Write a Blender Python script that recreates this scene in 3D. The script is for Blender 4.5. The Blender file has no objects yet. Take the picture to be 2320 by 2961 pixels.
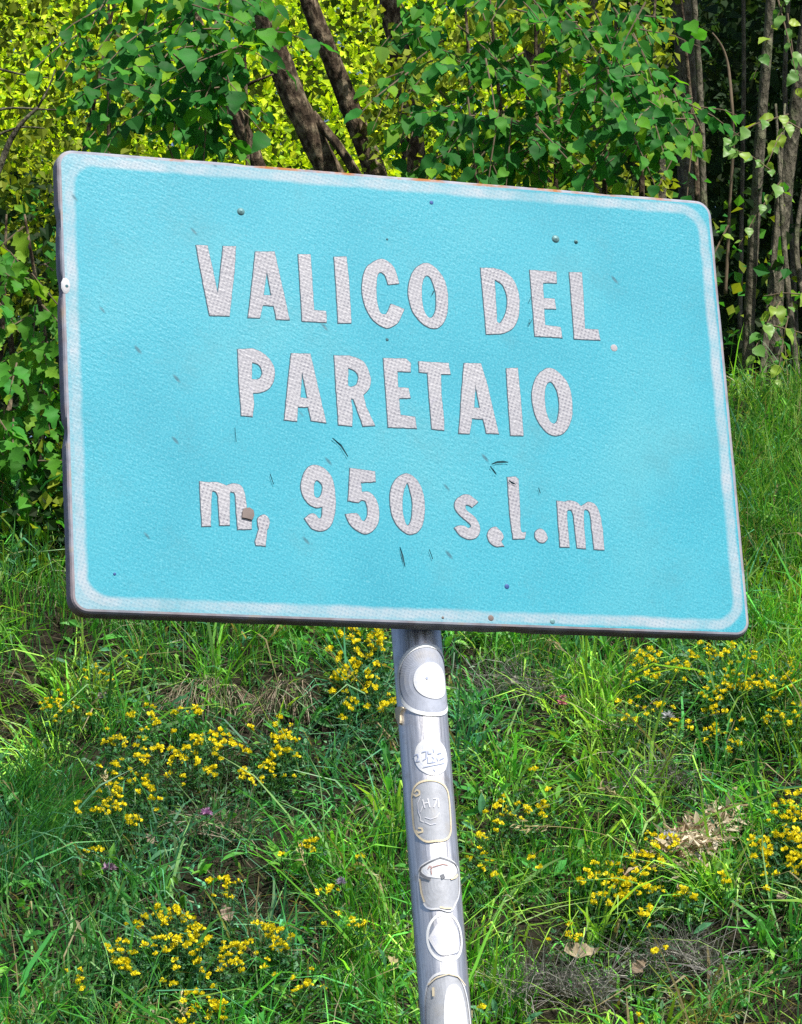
import bpy, math, random
import numpy as np
from mathutils import Vector, Matrix
from mathutils.geometry import tessellate_polygon

random.seed(7)
rng = np.random.default_rng(7)
scene = bpy.context.scene
COL = scene.collection

# ------------------------------------------------------------------ camera
F = 10000.0                    # focal length in photo pixels (2320 x 2961)
CX, CY = 1160.0, 1480.5
PITCH = math.radians(16.0)
CAM = np.array([0.0, 0.0, 1.6])
RIGHT = np.array([1.0, 0.0, 0.0])
FWD = np.array([0.0, math.cos(PITCH), math.sin(PITCH)])
UP = np.array([0.0, -math.sin(PITCH), math.cos(PITCH)])
cd = bpy.data.cameras.new('camera')
cam = bpy.data.objects.new('camera', cd)
COL.objects.link(cam)
cam.location = CAM
cam.rotation_euler = (math.pi / 2 + PITCH, 0, 0)
cd.sensor_fit = 'VERTICAL'
cd.sensor_height = 24.0
cd.lens = 24.0 * F / 2961.0
cd.clip_start = 0.1
cd.clip_end = 1000.0
scene.camera = cam

# ------------------------------------------------------------------ light
SUN_AZ, SUN_EL = math.radians(34), math.radians(51)   # to the right of the viewer's back
S = Vector((math.sin(SUN_AZ) * math.cos(SUN_EL), -math.cos(SUN_AZ) * math.cos(SUN_EL), math.sin(SUN_EL)))
world = bpy.data.worlds.new('World')
scene.world = world
world.use_nodes = True
wn = world.node_tree
wn.nodes.clear()
wo = wn.nodes.new('ShaderNodeOutputWorld')
wb = wn.nodes.new('ShaderNodeBackground')
ws = wn.nodes.new('ShaderNodeTexSky')
ws.sky_type = 'NISHITA'
ws.sun_disc = False
ws.sun_elevation = SUN_EL
ws.sun_rotation = math.atan2(S.x, S.y)
wb.inputs['Strength'].default_value = 0.085
wn.links.new(ws.outputs[0], wb.inputs[0])
wn.links.new(wb.outputs[0], wo.inputs[0])
sd = bpy.data.lights.new('sun', 'SUN')
sd.energy = 5.0
sd.angle = math.radians(0.5)
sd.color = (1.0, 0.95, 0.86)
sun = bpy.data.objects.new('sun', sd)
COL.objects.link(sun)
sun.rotation_euler = (-S).to_track_quat('-Z', 'Y').to_euler()
sun.location = (6, -6, 12)
scene.view_settings.view_transform = 'Standard'
scene.view_settings.look = 'None'
scene.view_settings.exposure = 0.66
scene.view_settings.gamma = 1.0
scene.view_settings.use_curve_mapping = False
scene.cycles.max_bounces = 6
scene.cycles.transparent_max_bounces = 6
scene.cycles.use_denoising = False


# ------------------------------------------------------------------ helpers
def nrm(v):
    v = np.asarray(v, float)
    return v / (np.linalg.norm(v, axis=-1, keepdims=True) + 1e-12)


def ray(px, py):
    return RIGHT * ((px - CX) / F) + UP * ((CY - py) / F) + FWD


def at(px, py, d):
    return CAM + ray(px, py) * d


def _hash(ix, iy, seed):
    n = (ix * 374761393 + iy * 668265263 + seed * 974634777) & 0xFFFFFFFF
    n = ((n ^ (n >> 13)) * 1274126177) & 0xFFFFFFFF
    return ((n ^ (n >> 16)) & 0xFFFF) / 65535.0


def vnoise(x, y, seed=0):
    x = np.asarray(x, float); y = np.asarray(y, float)
    ix = np.floor(x).astype(np.int64); iy = np.floor(y).astype(np.int64)
    fx = x - ix; fy = y - iy
    fx = fx * fx * (3 - 2 * fx); fy = fy * fy * (3 - 2 * fy)
    a = _hash(ix, iy, seed); b = _hash(ix + 1, iy, seed)
    c = _hash(ix, iy + 1, seed); d = _hash(ix + 1, iy + 1, seed)
    return (a * (1 - fx) + b * fx) * (1 - fy) + (c * (1 - fx) + d * fx) * fy


def fbm(x, y, seed=0, o=4):
    s = 0; a = 0.5
    for k in range(o):
        s = s + a * (vnoise(np.asarray(x) * 2 ** k, np.asarray(y) * 2 ** k, seed + k) - 0.5)
        a *= 0.5
    return s


def props(o, label=None, cat=None, group=None, kind=None):
    if label: o['label'] = label
    if cat: o['category'] = cat
    if group: o['group'] = group
    if kind: o['kind'] = kind
    return o


def empty(name, loc):
    o = bpy.data.objects.new(name, None)
    o.empty_display_size = 0.05
    COL.objects.link(o)
    o.matrix_world = Matrix.Translation(Vector(loc))
    return o


def link(name, me, mat=None, parent=None):
    """links a mesh given in WORLD coordinates; a parent keeps its place"""
    o = bpy.data.objects.new(name, me)
    COL.objects.link(o)
    if mat is not None and not me.materials:
        for m in (mat if isinstance(mat, (list, tuple)) else [mat]):
            me.materials.append(m)
    if parent is not None:
        o.parent = parent
        o.matrix_parent_inverse = parent_world(parent).inverted()
    return o


def parent_world(p):
    m = p.matrix_basis.copy()
    if p.parent is not None:
        m = parent_world(p.parent) @ p.matrix_parent_inverse @ m
    return m


def mesh_tris(name, V, T, col=None, smooth=False, midx=None):
    V = np.ascontiguousarray(V, np.float32); T = np.ascontiguousarray(T, np.int32)
    k = T.shape[1]
    me = bpy.data.meshes.new(name)
    me.vertices.add(len(V)); me.vertices.foreach_set('co', V.ravel())
    me.loops.add(T.size); me.loops.foreach_set('vertex_index', T.ravel())
    me.polygons.add(len(T))
    me.polygons.foreach_set('loop_start', np.arange(0, T.size, k, dtype=np.int32))
    me.polygons.foreach_set('loop_total', np.full(len(T), k, np.int32))
    me.polygons.foreach_set('use_smooth', np.full(len(T), bool(smooth)))
    if midx is not None:
        me.polygons.foreach_set('material_index', np.asarray(midx, np.int32))
    me.update(calc_edges=True)
    if col is not None:
        a = me.color_attributes.new('Col', 'FLOAT_COLOR', 'POINT')
        c = np.ones((len(V), 4), np.float32); c[:, :3] = col
        a.data.foreach_set('color', c.ravel())
    me.validate()
    return me


def scatter_mesh(name, TV, TT, R, P, C=None, smooth=False):
    """copies of a template (TV, TT): R (n,3,3) columns = axes incl. scale, P (n,3), C (n,3)"""
    n, m = len(P), len(TV)
    V = np.einsum('nij,mj->nmi', R, TV) + P[:, None, :]
    T = (TT[None] + (np.arange(n) * m)[:, None, None]).reshape(-1, TT.shape[1])
    col = None if C is None else np.repeat(C, m, axis=0)
    return mesh_tris(name, V.reshape(-1, 3), T, col, smooth)


def frames(ydir, zdir, scale):
    y = nrm(ydir); x = nrm(np.cross(y, zdir)); z = np.cross(x, y)
    return np.stack([x, y, z], axis=-1) * np.asarray(scale)[:, None, None]


def rnd_dirs(n):
    return nrm(rng.normal(size=(n, 3)))


def tube(path, radii, sides=12, rough=0.0, seed=0, cap=True, step=None):
    P = np.asarray(path, float); r = np.asarray(radii, float) * np.ones(len(P))
    if step:
        seg = np.r_[0, np.cumsum(np.linalg.norm(np.diff(P, axis=0), axis=1))]
        n = max(3, int(seg[-1] / step))
        t = np.linspace(0, seg[-1], n)
        # smooth the bends
        Q = np.stack([np.interp(t, seg, P[:, k]) for k in range(3)], 1)
        for _ in range(6):
            Q[1:-1] = (Q[:-2] + 2 * Q[1:-1] + Q[2:]) / 4
        r = np.interp(t, seg, r); P = Q
    tan = nrm(np.gradient(P, axis=0))
    ref = np.array([1.0, 0.05, 0.03])
    a = nrm(np.cross(tan, ref)); b = np.cross(tan, a)
    th = np.linspace(0, 2 * math.pi, sides, endpoint=False)
    L = np.r_[0, np.cumsum(np.linalg.norm(np.diff(P, axis=0), axis=1))]
    rr = r[:, None] * np.ones(sides)[None]
    if rough:
        u = np.cos(th)[None] * 1.6 + seed * 3.1 + 0 * L[:, None]
        v = np.sin(th)[None] * 1.6 + L[:, None] * 9
        rr = rr * (1 + rough * 2 * fbm(u + 50, v + 50, seed) + rough * 1.5 * fbm(u * 3 + 90, v * 2.5 + 20, seed + 5))
    V = P[:, None] + rr[..., None] * (np.cos(th)[None, :, None] * a[:, None] + np.sin(th)[None, :, None] * b[:, None])
    n = len(P)
    V = V.reshape(-1, 3)
    i = np.arange(n - 1)[:, None]; j = np.arange(sides)[None]
    q = np.stack([i * sides + j, i * sides + (j + 1) % sides, (i + 1) * sides + (j + 1) % sides, (i + 1) * sides + j], -1).reshape(-1, 4)
    T = np.concatenate([q[:, [0, 1, 2]], q[:, [0, 2, 3]]])
    if cap:
        V = np.vstack([V, P[0], P[-1]])
        c0, c1 = len(V) - 2, len(V) - 1
        jj = np.arange(sides); k = (n - 1) * sides
        T = np.vstack([T, np.stack([np.full(sides, c0), (jj + 1) % sides, jj], 1),
                       np.stack([np.full(sides, c1), k + jj, k + (jj + 1) % sides], 1)])
    return V, T


class MB:
    def __init__(s): s.V = []; s.T = []; s.C = []; s.M = []; s.n = 0

    def add(s, V, T, col=None, m=0):
        V = np.asarray(V, float); T = np.asarray(T)
        s.V.append(V); s.T.append(T + s.n); s.n += len(V)
        s.M.append(np.full(len(T), m))
        s.C.append(np.ones((len(V), 3)) * (np.array(col) if col is not None else 0.5))

    def mesh(s, name, smooth=False):
        return mesh_tris(name, np.vstack(s.V), np.vstack(s.T), np.vstack(s.C), smooth, np.concatenate(s.M))


# ------------------------------------------------------------------ materials
def newmat(name):
    m = bpy.data.materials.new(name); m.use_nodes = True
    nt = m.node_tree; nt.nodes.clear()
    out = nt.nodes.new('ShaderNodeOutputMaterial')
    return m, nt, out


class N:
    """small node helper"""
    def __init__(s, nt): s.nt = nt

    def __call__(s, kind, ins=None, **kw):
        n = s.nt.nodes.new('ShaderNode' + kind)
        for k, v in kw.items(): setattr(n, k, v)
        for k, v in (ins or {}).items():
            if hasattr(v, 'is_output') or isinstance(v, bpy.types.NodeSocket):
                s.nt.links.new(v, n.inputs[k])
            else:
                n.inputs[k].default_value = v
        return n

    def math(s, op, a, b=None, c=None, clamp=False):
        n = s.nt.nodes.new('ShaderNodeMath'); n.operation = op; n.use_clamp = clamp
        for i, v in enumerate((a, b, c)):
            if v is None: continue
            if isinstance(v, bpy.types.NodeSocket): s.nt.links.new(v, n.inputs[i])
            else: n.inputs[i].default_value = v
        return n.outputs[0]

    def mix(s, f, a, b, mode='MIX'):
        n = s.nt.nodes.new('ShaderNodeMix'); n.data_type = 'RGBA'; n.blend_type = mode
        for i, v in ((0, f), (6, a), (7, b)):
            if isinstance(v, bpy.types.NodeSocket): s.nt.links.new(v, n.inputs[i])
            else: n.inputs[i].default_value = v if i == 0 else (tuple(v) + (1,) if len(v) == 3 else v)
        return n.outputs[2]

    def ramp(s, f, stops, interp='LINEAR'):
        n = s.nt.nodes.new('ShaderNodeValToRGB'); n.color_ramp.interpolation = interp
        e = n.color_ramp.elements
        while len(e) < len(stops): e.new(0.5)
        for el, (p, c) in zip(e, stops):
            el.position = p; el.color = (tuple(c) + (1,)) if len(c) == 3 else c
        s.nt.links.new(f, n.inputs[0])
        return n.outputs[0]

    def range(s, f, a, b, c=0.0, d=1.0):
        n = s.nt.nodes.new('ShaderNodeMapRange')
        s.nt.links.new(f, n.inputs[0])
        for i, v in enumerate((a, b, c, d)): n.inputs[i + 1].default_value = v
        return n.outputs[0]


def leaf_material(name, stops=None, trans=0.4, rough=0.45, tint=1.25, spec=0.4):
    m, nt, out = newmat(name); n = N(nt)
    if stops:
        oi = n('ObjectInfo')
        base = n.ramp(oi.outputs['Random'], stops)
    else:
        base = n('Attribute', attribute_name='Col').outputs['Color']
    tc = n('TexCoord')
    nz = n('TexNoise', {'Vector': tc.outputs['Object'], 'Scale': 14.0, 'Detail': 3.0})
    base = n.mix(n.range(nz.outputs[0], 0.3, 0.7, 0.0, 0.5), base, n.mix(1.0, base, (0.72, 0.82, 0.7), 'MULTIPLY'))
    p = n('BsdfPrincipled', {'Base Color': base, 'Roughness': rough, 'Specular IOR Level': spec})
    tcol = n.mix(1.0, base, (tint * 1.15, tint * 1.1, tint * 0.45), 'MULTIPLY')
    t = n('BsdfTranslucent', {'Color': tcol})
    mx = n('MixShader', {0: trans, 1: p.outputs[0], 2: t.outputs[0]})
    nt.links.new(mx.outputs[0], out.inputs[0])
    return m


def simple(name, col, rough=0.6, metal=0.0, attr=False, trans=0.0, spec=0.4):
    m, nt, out = newmat(name); n = N(nt)
    base = n('Attribute', attribute_name='Col').outputs['Color'] if attr else None
    tc = n('TexCoord')
    nz = n('TexNoise', {'Vector': tc.outputs['Object'], 'Scale': 40.0, 'Detail': 4.0})
    src = base if attr else tuple(col)
    dark = tuple(c * 0.72 for c in col) if not attr else n.mix(1.0, base, (0.72, 0.72, 0.72), 'MULTIPLY')
    c = n.mix(n.range(nz.outputs[0], 0.35, 0.65), src, dark)
    p = n('BsdfPrincipled', {'Base Color': c, 'Roughness': rough, 'Metallic': metal, 'Specular IOR Level': spec})
    sh = p.outputs[0]
    if trans:
        t = n('BsdfTranslucent', {'Color': c})
        sh = n('MixShader', {0: trans, 1: sh, 2: t.outputs[0]}).outputs[0]
    nt.links.new(sh, out.inputs[0])
    return m


def soil_material():
    m, nt, out = newmat('soil'); n = N(nt)
    g = n('NewGeometry')
    a = n('TexNoise', {'Vector': g.outputs['Position'], 'Scale': 5.0, 'Detail': 6.0})
    b = n('TexNoise', {'Vector': g.outputs['Position'], 'Scale': 60.0, 'Detail': 5.0})
    c = n.ramp(a.outputs[0], [(0.35, (0.012, 0.010, 0.007)), (0.5, (0.016, 0.015, 0.009)), (0.65, (0.012, 0.018, 0.008))])
    c = n.mix(n.range(b.outputs[0], 0.4, 0.7), c, (0.028, 0.023, 0.016))
    bp = n('Bump', {'Height': b.outputs[0], 'Strength': 0.8, 'Distance': 0.03})
    p = n('BsdfPrincipled', {'Base Color': c, 'Roughness': 0.95, 'Specular IOR Level': 0.1, 'Normal': bp.outputs[0]})
    nt.links.new(p.outputs[0], out.inputs[0])
    return m


def bark_material(name, c0, c1, c2, lichen=(0.30, 0.30, 0.22)):
    m, nt, out = newmat(name); n = N(nt)
    g = n('NewGeometry')
    mp = n('Mapping', {'Vector': g.outputs['Position'], 'Scale': (1.0, 1.0, 0.45)})
    a = n('TexNoise', {'Vector': mp.outputs[0], 'Scale': 40.0, 'Detail': 7.0, 'Roughness': 0.65})
    v = n('TexVoronoi', {'Vector': mp.outputs[0], 'Scale': 55.0})
    b = n('TexNoise', {'Vector': g.outputs['Position'], 'Scale': 17.0, 'Detail': 4.0})
    c = n.ramp(a.outputs[0], [(0.3, c0), (0.5, c1), (0.68, c2)])
    c = n.mix(n.range(b.outputs[0], 0.55, 0.68, 0.0, 0.7), c, lichen)
    h = n.math('ADD', n.math('MULTIPLY', a.outputs[0], 1.0), n.math('MULTIPLY', v.outputs[0], 0.5))
    bp = n('Bump', {'Height': h, 'Strength': 1.0, 'Distance': 0.02})
    p = n('BsdfPrincipled', {'Base Color': c, 'Roughness': 0.9, 'Specular IOR Level': 0.15, 'Normal': bp.outputs[0]})
    nt.links.new(p.outputs[0], out.inputs[0])
    return m


M_soil = soil_material()
M_grass = leaf_material('grass_blade', None, 0.35, 0.5, 1.2, 0.3)
M_leafmass = leaf_material('leaf_mass', None, 0.45, 0.6, 1.4, 0.15)
M_leaf = leaf_material('hazel_leaf', [(0.0, (0.018, 0.10, 0.02)), (0.35, (0.028, 0.16, 0.025)), (0.62, (0.05, 0.25, 0.045)),
                                      (0.85, (0.11, 0.33, 0.02)), (1.0, (0.24, 0.42, 0.02))], 0.45, 0.6, 1.45, 0.18)
M_leaf2 = leaf_material('oak_leaf', [(0.0, (0.04, 0.17, 0.02)), (0.4, (0.09, 0.26, 0.02)), (0.7, (0.05, 0.28, 0.04)), (1.0, (0.24, 0.38, 0.02))], 0.42, 0.6, 1.4, 0.2)
M_leafp = leaf_material('pale_leaf', [(0.0, (0.08, 0.24, 0.04)), (0.5, (0.18, 0.34, 0.08)), (1.0, (0.36, 0.48, 0.03))], 0.4, 0.45, 1.2)
M_bark = bark_material('dark_bark', (0.015, 0.010, 0.007), (0.06, 0.042, 0.028), (0.27, 0.21, 0.14), (0.25, 0.21, 0.14))
M_barkg = bark_material('grey_bark', (0.035, 0.03, 0.022), (0.105, 0.095, 0.07), (0.22, 0.20, 0.145), (0.15, 0.17, 0.09))
M_twig = simple('twig_bark', (0.15, 0.11, 0.07), 0.85)
M_yellow = simple('yellow_petal', (0.93, 0.79, 0.015), 0.55, trans=0.3, spec=0.25)
M_dry = simple('dry_leaf', (0.48, 0.38, 0.25), 0.8, trans=0.15)
M_attr = simple('dry_straw', (0.4, 0.3, 0.2), 0.8, attr=True, trans=0.2)


# ------------------------------------------------------------------ terrain
def crest(x):
    return 10.95 + 0.55 / (1 + np.exp(-(np.asarray(x) - 0.35) * 3.0))


def ground_z(x, y):
    x = np.asarray(x, float); y = np.asarray(y, float)
    c = crest(x)
    s = np.clip(y - 6.2, 0, None)
    z = np.where(y < c, s, (c - 6.2) + (y - c) * 0.22)
    # soften the toe and the crest
    k = 0.35
    toe = k * np.log1p(np.exp((y - 6.2) / k))
    brow = (c - 6.2) - k * 0.9 * np.log1p(np.exp((c - y) / (k * 0.9))) + np.where(y > c, (y - c) * 0.0, 0)
    z = np.where(y < 8.5, toe, z)
    z = np.where((y >= 8.5) & (y < c + 4), np.minimum(z, z), z)
    bump = fbm(x * 1.6 + 7, y * 1.6 + 3, 3, 4) * 0.34
    m = np.clip((y - 6.0) / 1.5, 0, 1) * np.clip((40 - y) / 20, 0.2, 1)
    far = np.clip((y - 40) / 60, 0, 1)
    return z + bump * m + fbm(x * 0.3, y * 0.3, 11, 3) * 0.06 - far * (y - 40) * 0.12


def ground_n(x, y):
    e = 0.03
    dx = (ground_z(x + e, y) - ground_z(x - e, y)) / (2 * e)
    dy = (ground_z(x, y + e) - ground_z(x, y - e)) / (2 * e)
    return nrm(np.stack([-dx, -dy, np.ones_like(dx)], -1))


def hit(px, py, lift=0.0):
    """where the sight line through a photo pixel meets the bank (raised by lift)"""
    r = ray(px, py)
    ds = np.linspace(7.0, 18.0, 1101)
    P = CAM + r * ds[:, None]
    g = P[:, 2] - ground_z(P[:, 0], P[:, 1]) - lift
    k = np.argmax(g < 0)
    return P[k]


def axis_vals(lo, hi, flo, fhi, fine):
    a = flo - np.geomspace(0.3, flo - lo, 26)[::-1]
    b = np.arange(flo, fhi + 1e-6, fine)
    c = fhi + np.geomspace(0.3, hi - fhi, 26)
    return np.r_[a, b, c]


gx = axis_vals(-150, 150, -4.5, 4.5, 0.075)
gy = axis_vals(-60, 260, 5.5, 13.5, 0.075)
GX, GY = np.meshgrid(gx, gy)
GZ = ground_z(GX, GY)
V = np.stack([GX, GY, GZ], -1).reshape(-1, 3)
w = len(gx)
ii, jj = np.meshgrid(np.arange(len(gy) - 1), np.arange(w - 1), indexing='ij')
b0 = (ii * w + jj).ravel()
Q = np.stack([b0, b0 + 1, b0 + w + 1, b0 + w], 1)
ground = link('ground', mesh_tris('ground', V, Q, smooth=True), M_soil)
props(ground, 'dark soil of the steep roadside bank under the grass', kind='structure')


# ------------------------------------------------------------------ grass
def blade_mesh(name, root, up, lean, h, wd, col, tip, droop=0.3):
    n = len(root)
    t = np.array([0, 0.33, 0.68, 1.0])
    wf = np.array([1.0, 0.9, 0.6])
    side = nrm(np.cross(up, rnd_dirs(n)))
    pos = root[:, None] + up[:, None] * (h[:, None] * (t - 0.25 * t ** 2))[..., None] \
        + lean[:, None] * (h[:, None] * t ** 1.8)[..., None]
    pos[..., 2] -= (droop * h)[:, None] * t ** 3
    V = np.zeros((n, 7, 3))
    for k in range(3):
        V[:, 2 * k] = pos[:, k] - side * (wd * wf[k] / 2)[:, None]
        V[:, 2 * k + 1] = pos[:, k] + side * (wd * wf[k] / 2)[:, None]
    V[:, 6] = pos[:, 3]
    T = np.array([[0, 1, 3], [0, 3, 2], [2, 3, 5], [2, 5, 4], [4, 5, 6]])
    T = (T[None] + (np.arange(n) * 7)[:, None, None]).reshape(-1, 3)
    C = np.zeros((n, 7, 3))
    mixv = np.array([0, 0, .2, .2, .55, .55, 1.0])[None, :, None]
    C[:] = col[:, None] * (1 - mixv) + tip[:, None] * mixv
    return V.reshape(-1, 3), T, C.reshape(-1, 3)


def grass_cols(n, x, y, seedv):
    """blade colours: patches of blue green, mid green, yellow green and straw"""
    g = np.array([[0.060, 0.260, 0.070], [0.080, 0.330, 0.050], [0.150, 0.420, 0.045], [0.065, 0.240, 0.130], [0.28, 0.50, 0.07]])
    f = fbm(x * 1.8 + 31, y * 1.8, 21, 3) * 2.2 + 0.5 + rng.normal(0, 0.22, n) + (x - 0.4) * 0.18  # shifts lighter towards the right, sunlit side put into the blade colour
    i = np.clip((f * 5).astype(int), 0, 4)
    order = np.array([3, 0, 1, 2, 4])
    c = g[order[i]] * 1.15 * np.exp(rng.normal(0, 0.25, (n, 1)))
    dry = rng.random(n) < seedv
    c[dry] = np.array([0.30, 0.24, 0.13]) * rng.uniform(0.45, 1.15, (dry.sum(), 1))
    return c


def bank_mask(n, x0, x1, y0, y1):
    x = rng.uniform(x0, x1, n); y = rng.uniform(y0, y1, n)
    return x, y


BARE = [(hit(340, 1940), 0.17), (hit(620, 2090), 0.13), (hit(735, 2110), 0.10), (hit(1620, 2890), 0.20), (hit(1990, 2790), 0.2), (hit(500, 2420), 0.1),
        (hit(2000, 2430), 0.13), (hit(150, 2700), 0.10), (hit(1500, 2010), 0.10), (hit(560, 2010), 0.10)]


def bare_keep(x, y, strength=0.9):
    k = np.ones(len(x)) * np.where(fbm(x * 8 + 3, y * 6 + 1, 33, 2) < -0.07, 0.12, 1.0)
    for (p, r) in BARE:
        d = np.hypot(x - p[0], (y - p[1]) * 1.3) / r
        k *= 1 - strength * np.exp(-d ** 2 * 1.2)
    return rng.random(len(x)) < k


gb = MB()


def tuft_grass(ntuft, x0, x1, y0, y1, per, hmean, wmean, dry, spread=0.05, leanmag=0.55, tall=None):
    tx, ty = bank_mask(ntuft, x0, x1, y0, y1)
    k = bare_keep(tx, ty); tx, ty = tx[k], ty[k]
    m = len(tx)
    th = np.exp(rng.normal(0, 0.28, m)) * hmean * (0.75 + 1.0 * (vnoise(tx * 1.1 + 5, ty * 1.1, 8)))
    tl = nrm(np.stack([rng.normal(-0.25, 0.8, m), rng.normal(-0.5, 0.5, m), np.zeros(m)], -1)) * rng.uniform(0.05, 0.5, (m, 1))
    cnt = rng.poisson(per, m)
    idx = np.repeat(np.arange(m), cnt); n = len(idx)
    off = rng.normal(0, spread, (n, 2))
    x = tx[idx] + off[:, 0]; y = ty[idx] + off[:, 1]
    root = np.stack([x, y, ground_z(x, y) - 0.01], -1)
    N_ = ground_n(x, y)
    up = nrm(0.62 * np.array([0, 0, 1.0]) + 0.38 * N_ + rng.normal(0, 0.3, (n, 3)))
    ln = tl[idx] + np.stack([off[:, 0], off[:, 1], 0 * x], -1) / spread * 0.3 * leanmag + rng.normal(0, 0.36, (n, 3)) * leanmag
    h = np.minimum(th[idx] * np.exp(rng.normal(0, 0.3, n)), 1.9 * hmean)
    wd = wmean * np.exp(rng.normal(0, 0.4, n))
    base = grass_cols(m, tx, ty, dry)
    c = base[idx] * np.exp(rng.normal(0, 0.35, (n, 1)))
    pl = rng.random(n) < 0.13
    c[pl] = c[pl] * 0.5 + np.array([0.22, 0.30, 0.15])
    sd_ = rng.random(n) < dry
    c[sd_] = np.array([0.33, 0.27, 0.15]) * rng.uniform(0.5, 1.2, (sd_.sum(), 1))
    tip = c * 0.85 + np.array([0.16, 0.20, 0.05]) * 0.15
    return blade_mesh('g', root, up, ln, h, wd, c, tip, rng.uniform(0.1, 0.75, n))


def thatch(n, x0, x1, y0, y1):
    x, y = bank_mask(n, x0, x1, y0, y1)
    root = np.stack([x, y, ground_z(x, y) + rng.uniform(0.0, 0.05, n)], -1)
    N_ = ground_n(x, y)
    d = nrm(np.cross(N_, rnd_dirs(n))) + np.array([0, -0.3, -0.3])
    d = nrm(d + 0.35 * N_ * rng.random((n, 1)))
    h = rng.uniform(0.05, 0.16, n)
    c = np.where(rng.random((n, 1)) < 0.45, np.array([[0.22, 0.18, 0.12]]), np.array([[0.06, 0.16, 0.05]])) * rng.uniform(0.2, 1.1, (n, 1))
    return blade_mesh('t', root, d, N_ * 0.15, h, rng.uniform(0.0012, 0.003, n), c, c, 0.1 * np.ones(n))


gb = MB()


def add_blades(mb, data):
    V, T, C = data
    mb.V.append(V); mb.T.append(T + mb.n); mb.n += len(V); mb.C.append(C); mb.M.append(np.zeros(len(T), int))


add_blades(gb, thatch(26000, -1.9, 1.9, 8.4, 11.9))
add_blades(gb, tuft_grass(820, -1.9, 1.9, 8.3, 11.7, 34, 0.13, 0.0055, 0.05, 0.04, 0.9))
add_blades(gb, tuft_grass(330, -1.9, 1.9, 8.3, 11.7, 18, 0.20, 0.0068, 0.07, 0.03, 0.9))
# short leafy sward
add_blades(gb, tuft_grass(760, -1.9, 1.9, 8.3, 11.6, 26, 0.065, 0.0065, 0.03, 0.06, 1.1))
# long bleached stems lying across the sward
n_ = 650
x, y = bank_mask(n_, -1.9, 1.9, 8.4, 11.5)
N_ = ground_n(x, y)
up = nrm(np.stack([rng.normal(0, 0.8, n_), rng.normal(-0.3, 0.4, n_), rng.normal(0.45, 0.35, n_)], -1))
c = np.array([(0.50, 0.46, 0.30), (0.40, 0.42, 0.30), (0.34, 0.40, 0.18)])[rng.integers(3, size=n_)] * rng.uniform(0.5, 1.2, (n_, 1))
add_blades(gb, blade_mesh('s', np.stack([x, y, ground_z(x, y) + 0.03], -1), up, rng.normal(0, 0.3, (n_, 3)), rng.uniform(0.1, 0.24, n_), rng.uniform(0.002, 0.0038, n_), c, c, rng.uniform(0.1, 0.6, n_)))
# outside the frame, thinner
for sx in (-1, 1):
    lo, hi = (1.9, 4.2) if sx > 0 else (-4.2, -1.9)
    add_blades(gb, tuft_grass(900, lo, hi, 7.5, 12.0, 26, 0.14, 0.0045, 0.1))
    add_blades(gb, thatch(6000, lo, hi, 7.5, 12.0))
add_blades(gb, tuft_grass(900, -1.9, 1.9, 6.2, 8.4, 24, 0.13, 0.0045, 0.1))
add_blades(gb, tuft_grass(900, -4, 4, 2.5, 6.2, 22, 0.10, 0.005, 0.1))
go = link('grass', gb.mesh('grass'), M_grass)
props(go, 'green and straw coloured meadow grass covering the steep bank', 'grass', kind='stuff')

# small herb leaves mixed into the sward
n_ = 26000
x, y = bank_mask(n_, -1.9, 1.9, 8.4, 11.6)
k = (fbm(x * 3 + 9, y * 3, 91, 3) > -0.02) & bare_keep(x, y); x, y = x[k], y[k]; n_ = len(x)
P = np.stack([x, y, ground_z(x, y) + rng.uniform(0.015, 0.085, n_)], -1)
hv = np.array([(0, 0, 0), (0.24, 0.45, 0.1), (0, 1, -0.12), (-0.24, 0.45, 0.1)], float)
zd = nrm(np.array([0, -0.5, 0.8]) + rng.normal(0, 0.5, (n_, 3)))
R = frames(nrm(np.cross(zd, rnd_dirs(n_)) + np.array([0, -0.2, 0.1])), zd, rng.uniform(0.012, 0.032, n_))
cc = np.array([(0.05, 0.24, 0.06), (0.08, 0.30, 0.05), (0.14, 0.28, 0.15), (0.05, 0.20, 0.08), (0.18, 0.38, 0.06)])[rng.integers(5, size=n_)] * np.exp(rng.normal(0, 0.3, (n_, 1)))
hb = MB()
def hb_add(tv_, tt_, R, P, cc):
    V = (np.einsum('nij,mj->nmi', R, tv_) + P[:, None]).reshape(-1, 3)
    T = (tt_[None] + (np.arange(len(P)) * len(tv_))[:, None, None]).reshape(-1, 3)
    add_blades(hb, (V, T, np.repeat(cc, len(tv_), 0)))
hb_add(hv, np.array([(0, 1, 2), (0, 2, 3)]), R, P, cc)
# broader weed leaves in loose rosettes
m_ = 330
rx_, ry_ = bank_mask(m_, -1.9, 1.9, 8.4, 11.5)
idx = np.repeat(np.arange(m_), 9); n_ = len(idx)
x = rx_[idx] + rng.normal(0, 0.03, n_); y = ry_[idx] + rng.normal(0, 0.03, n_)
P = np.stack([x, y, ground_z(x, y) + rng.uniform(0.02, 0.09, n_)], -1)
lv_ = np.array([(0, 0, 0), (0.13, 0.3, 0.06), (0, 0.3, 0.0), (-0.13, 0.3, 0.06), (0.15, 0.65, 0.05), (0, 0.65, -0.03), (-0.15, 0.65, 0.05), (0, 1, -0.14)])
lt_ = np.array([(0, 1, 2), (0, 2, 3), (1, 4, 5), (1, 5, 2), (2, 5, 6), (2, 6, 3), (4, 7, 5), (5, 7, 6)])
dr = nrm(np.stack([x - rx_[idx], y - ry_[idx], 0 * x], -1) * 25 + np.array([0, -0.2, 0.55]) + rng.normal(0, 0.3, (n_, 3)))
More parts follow.
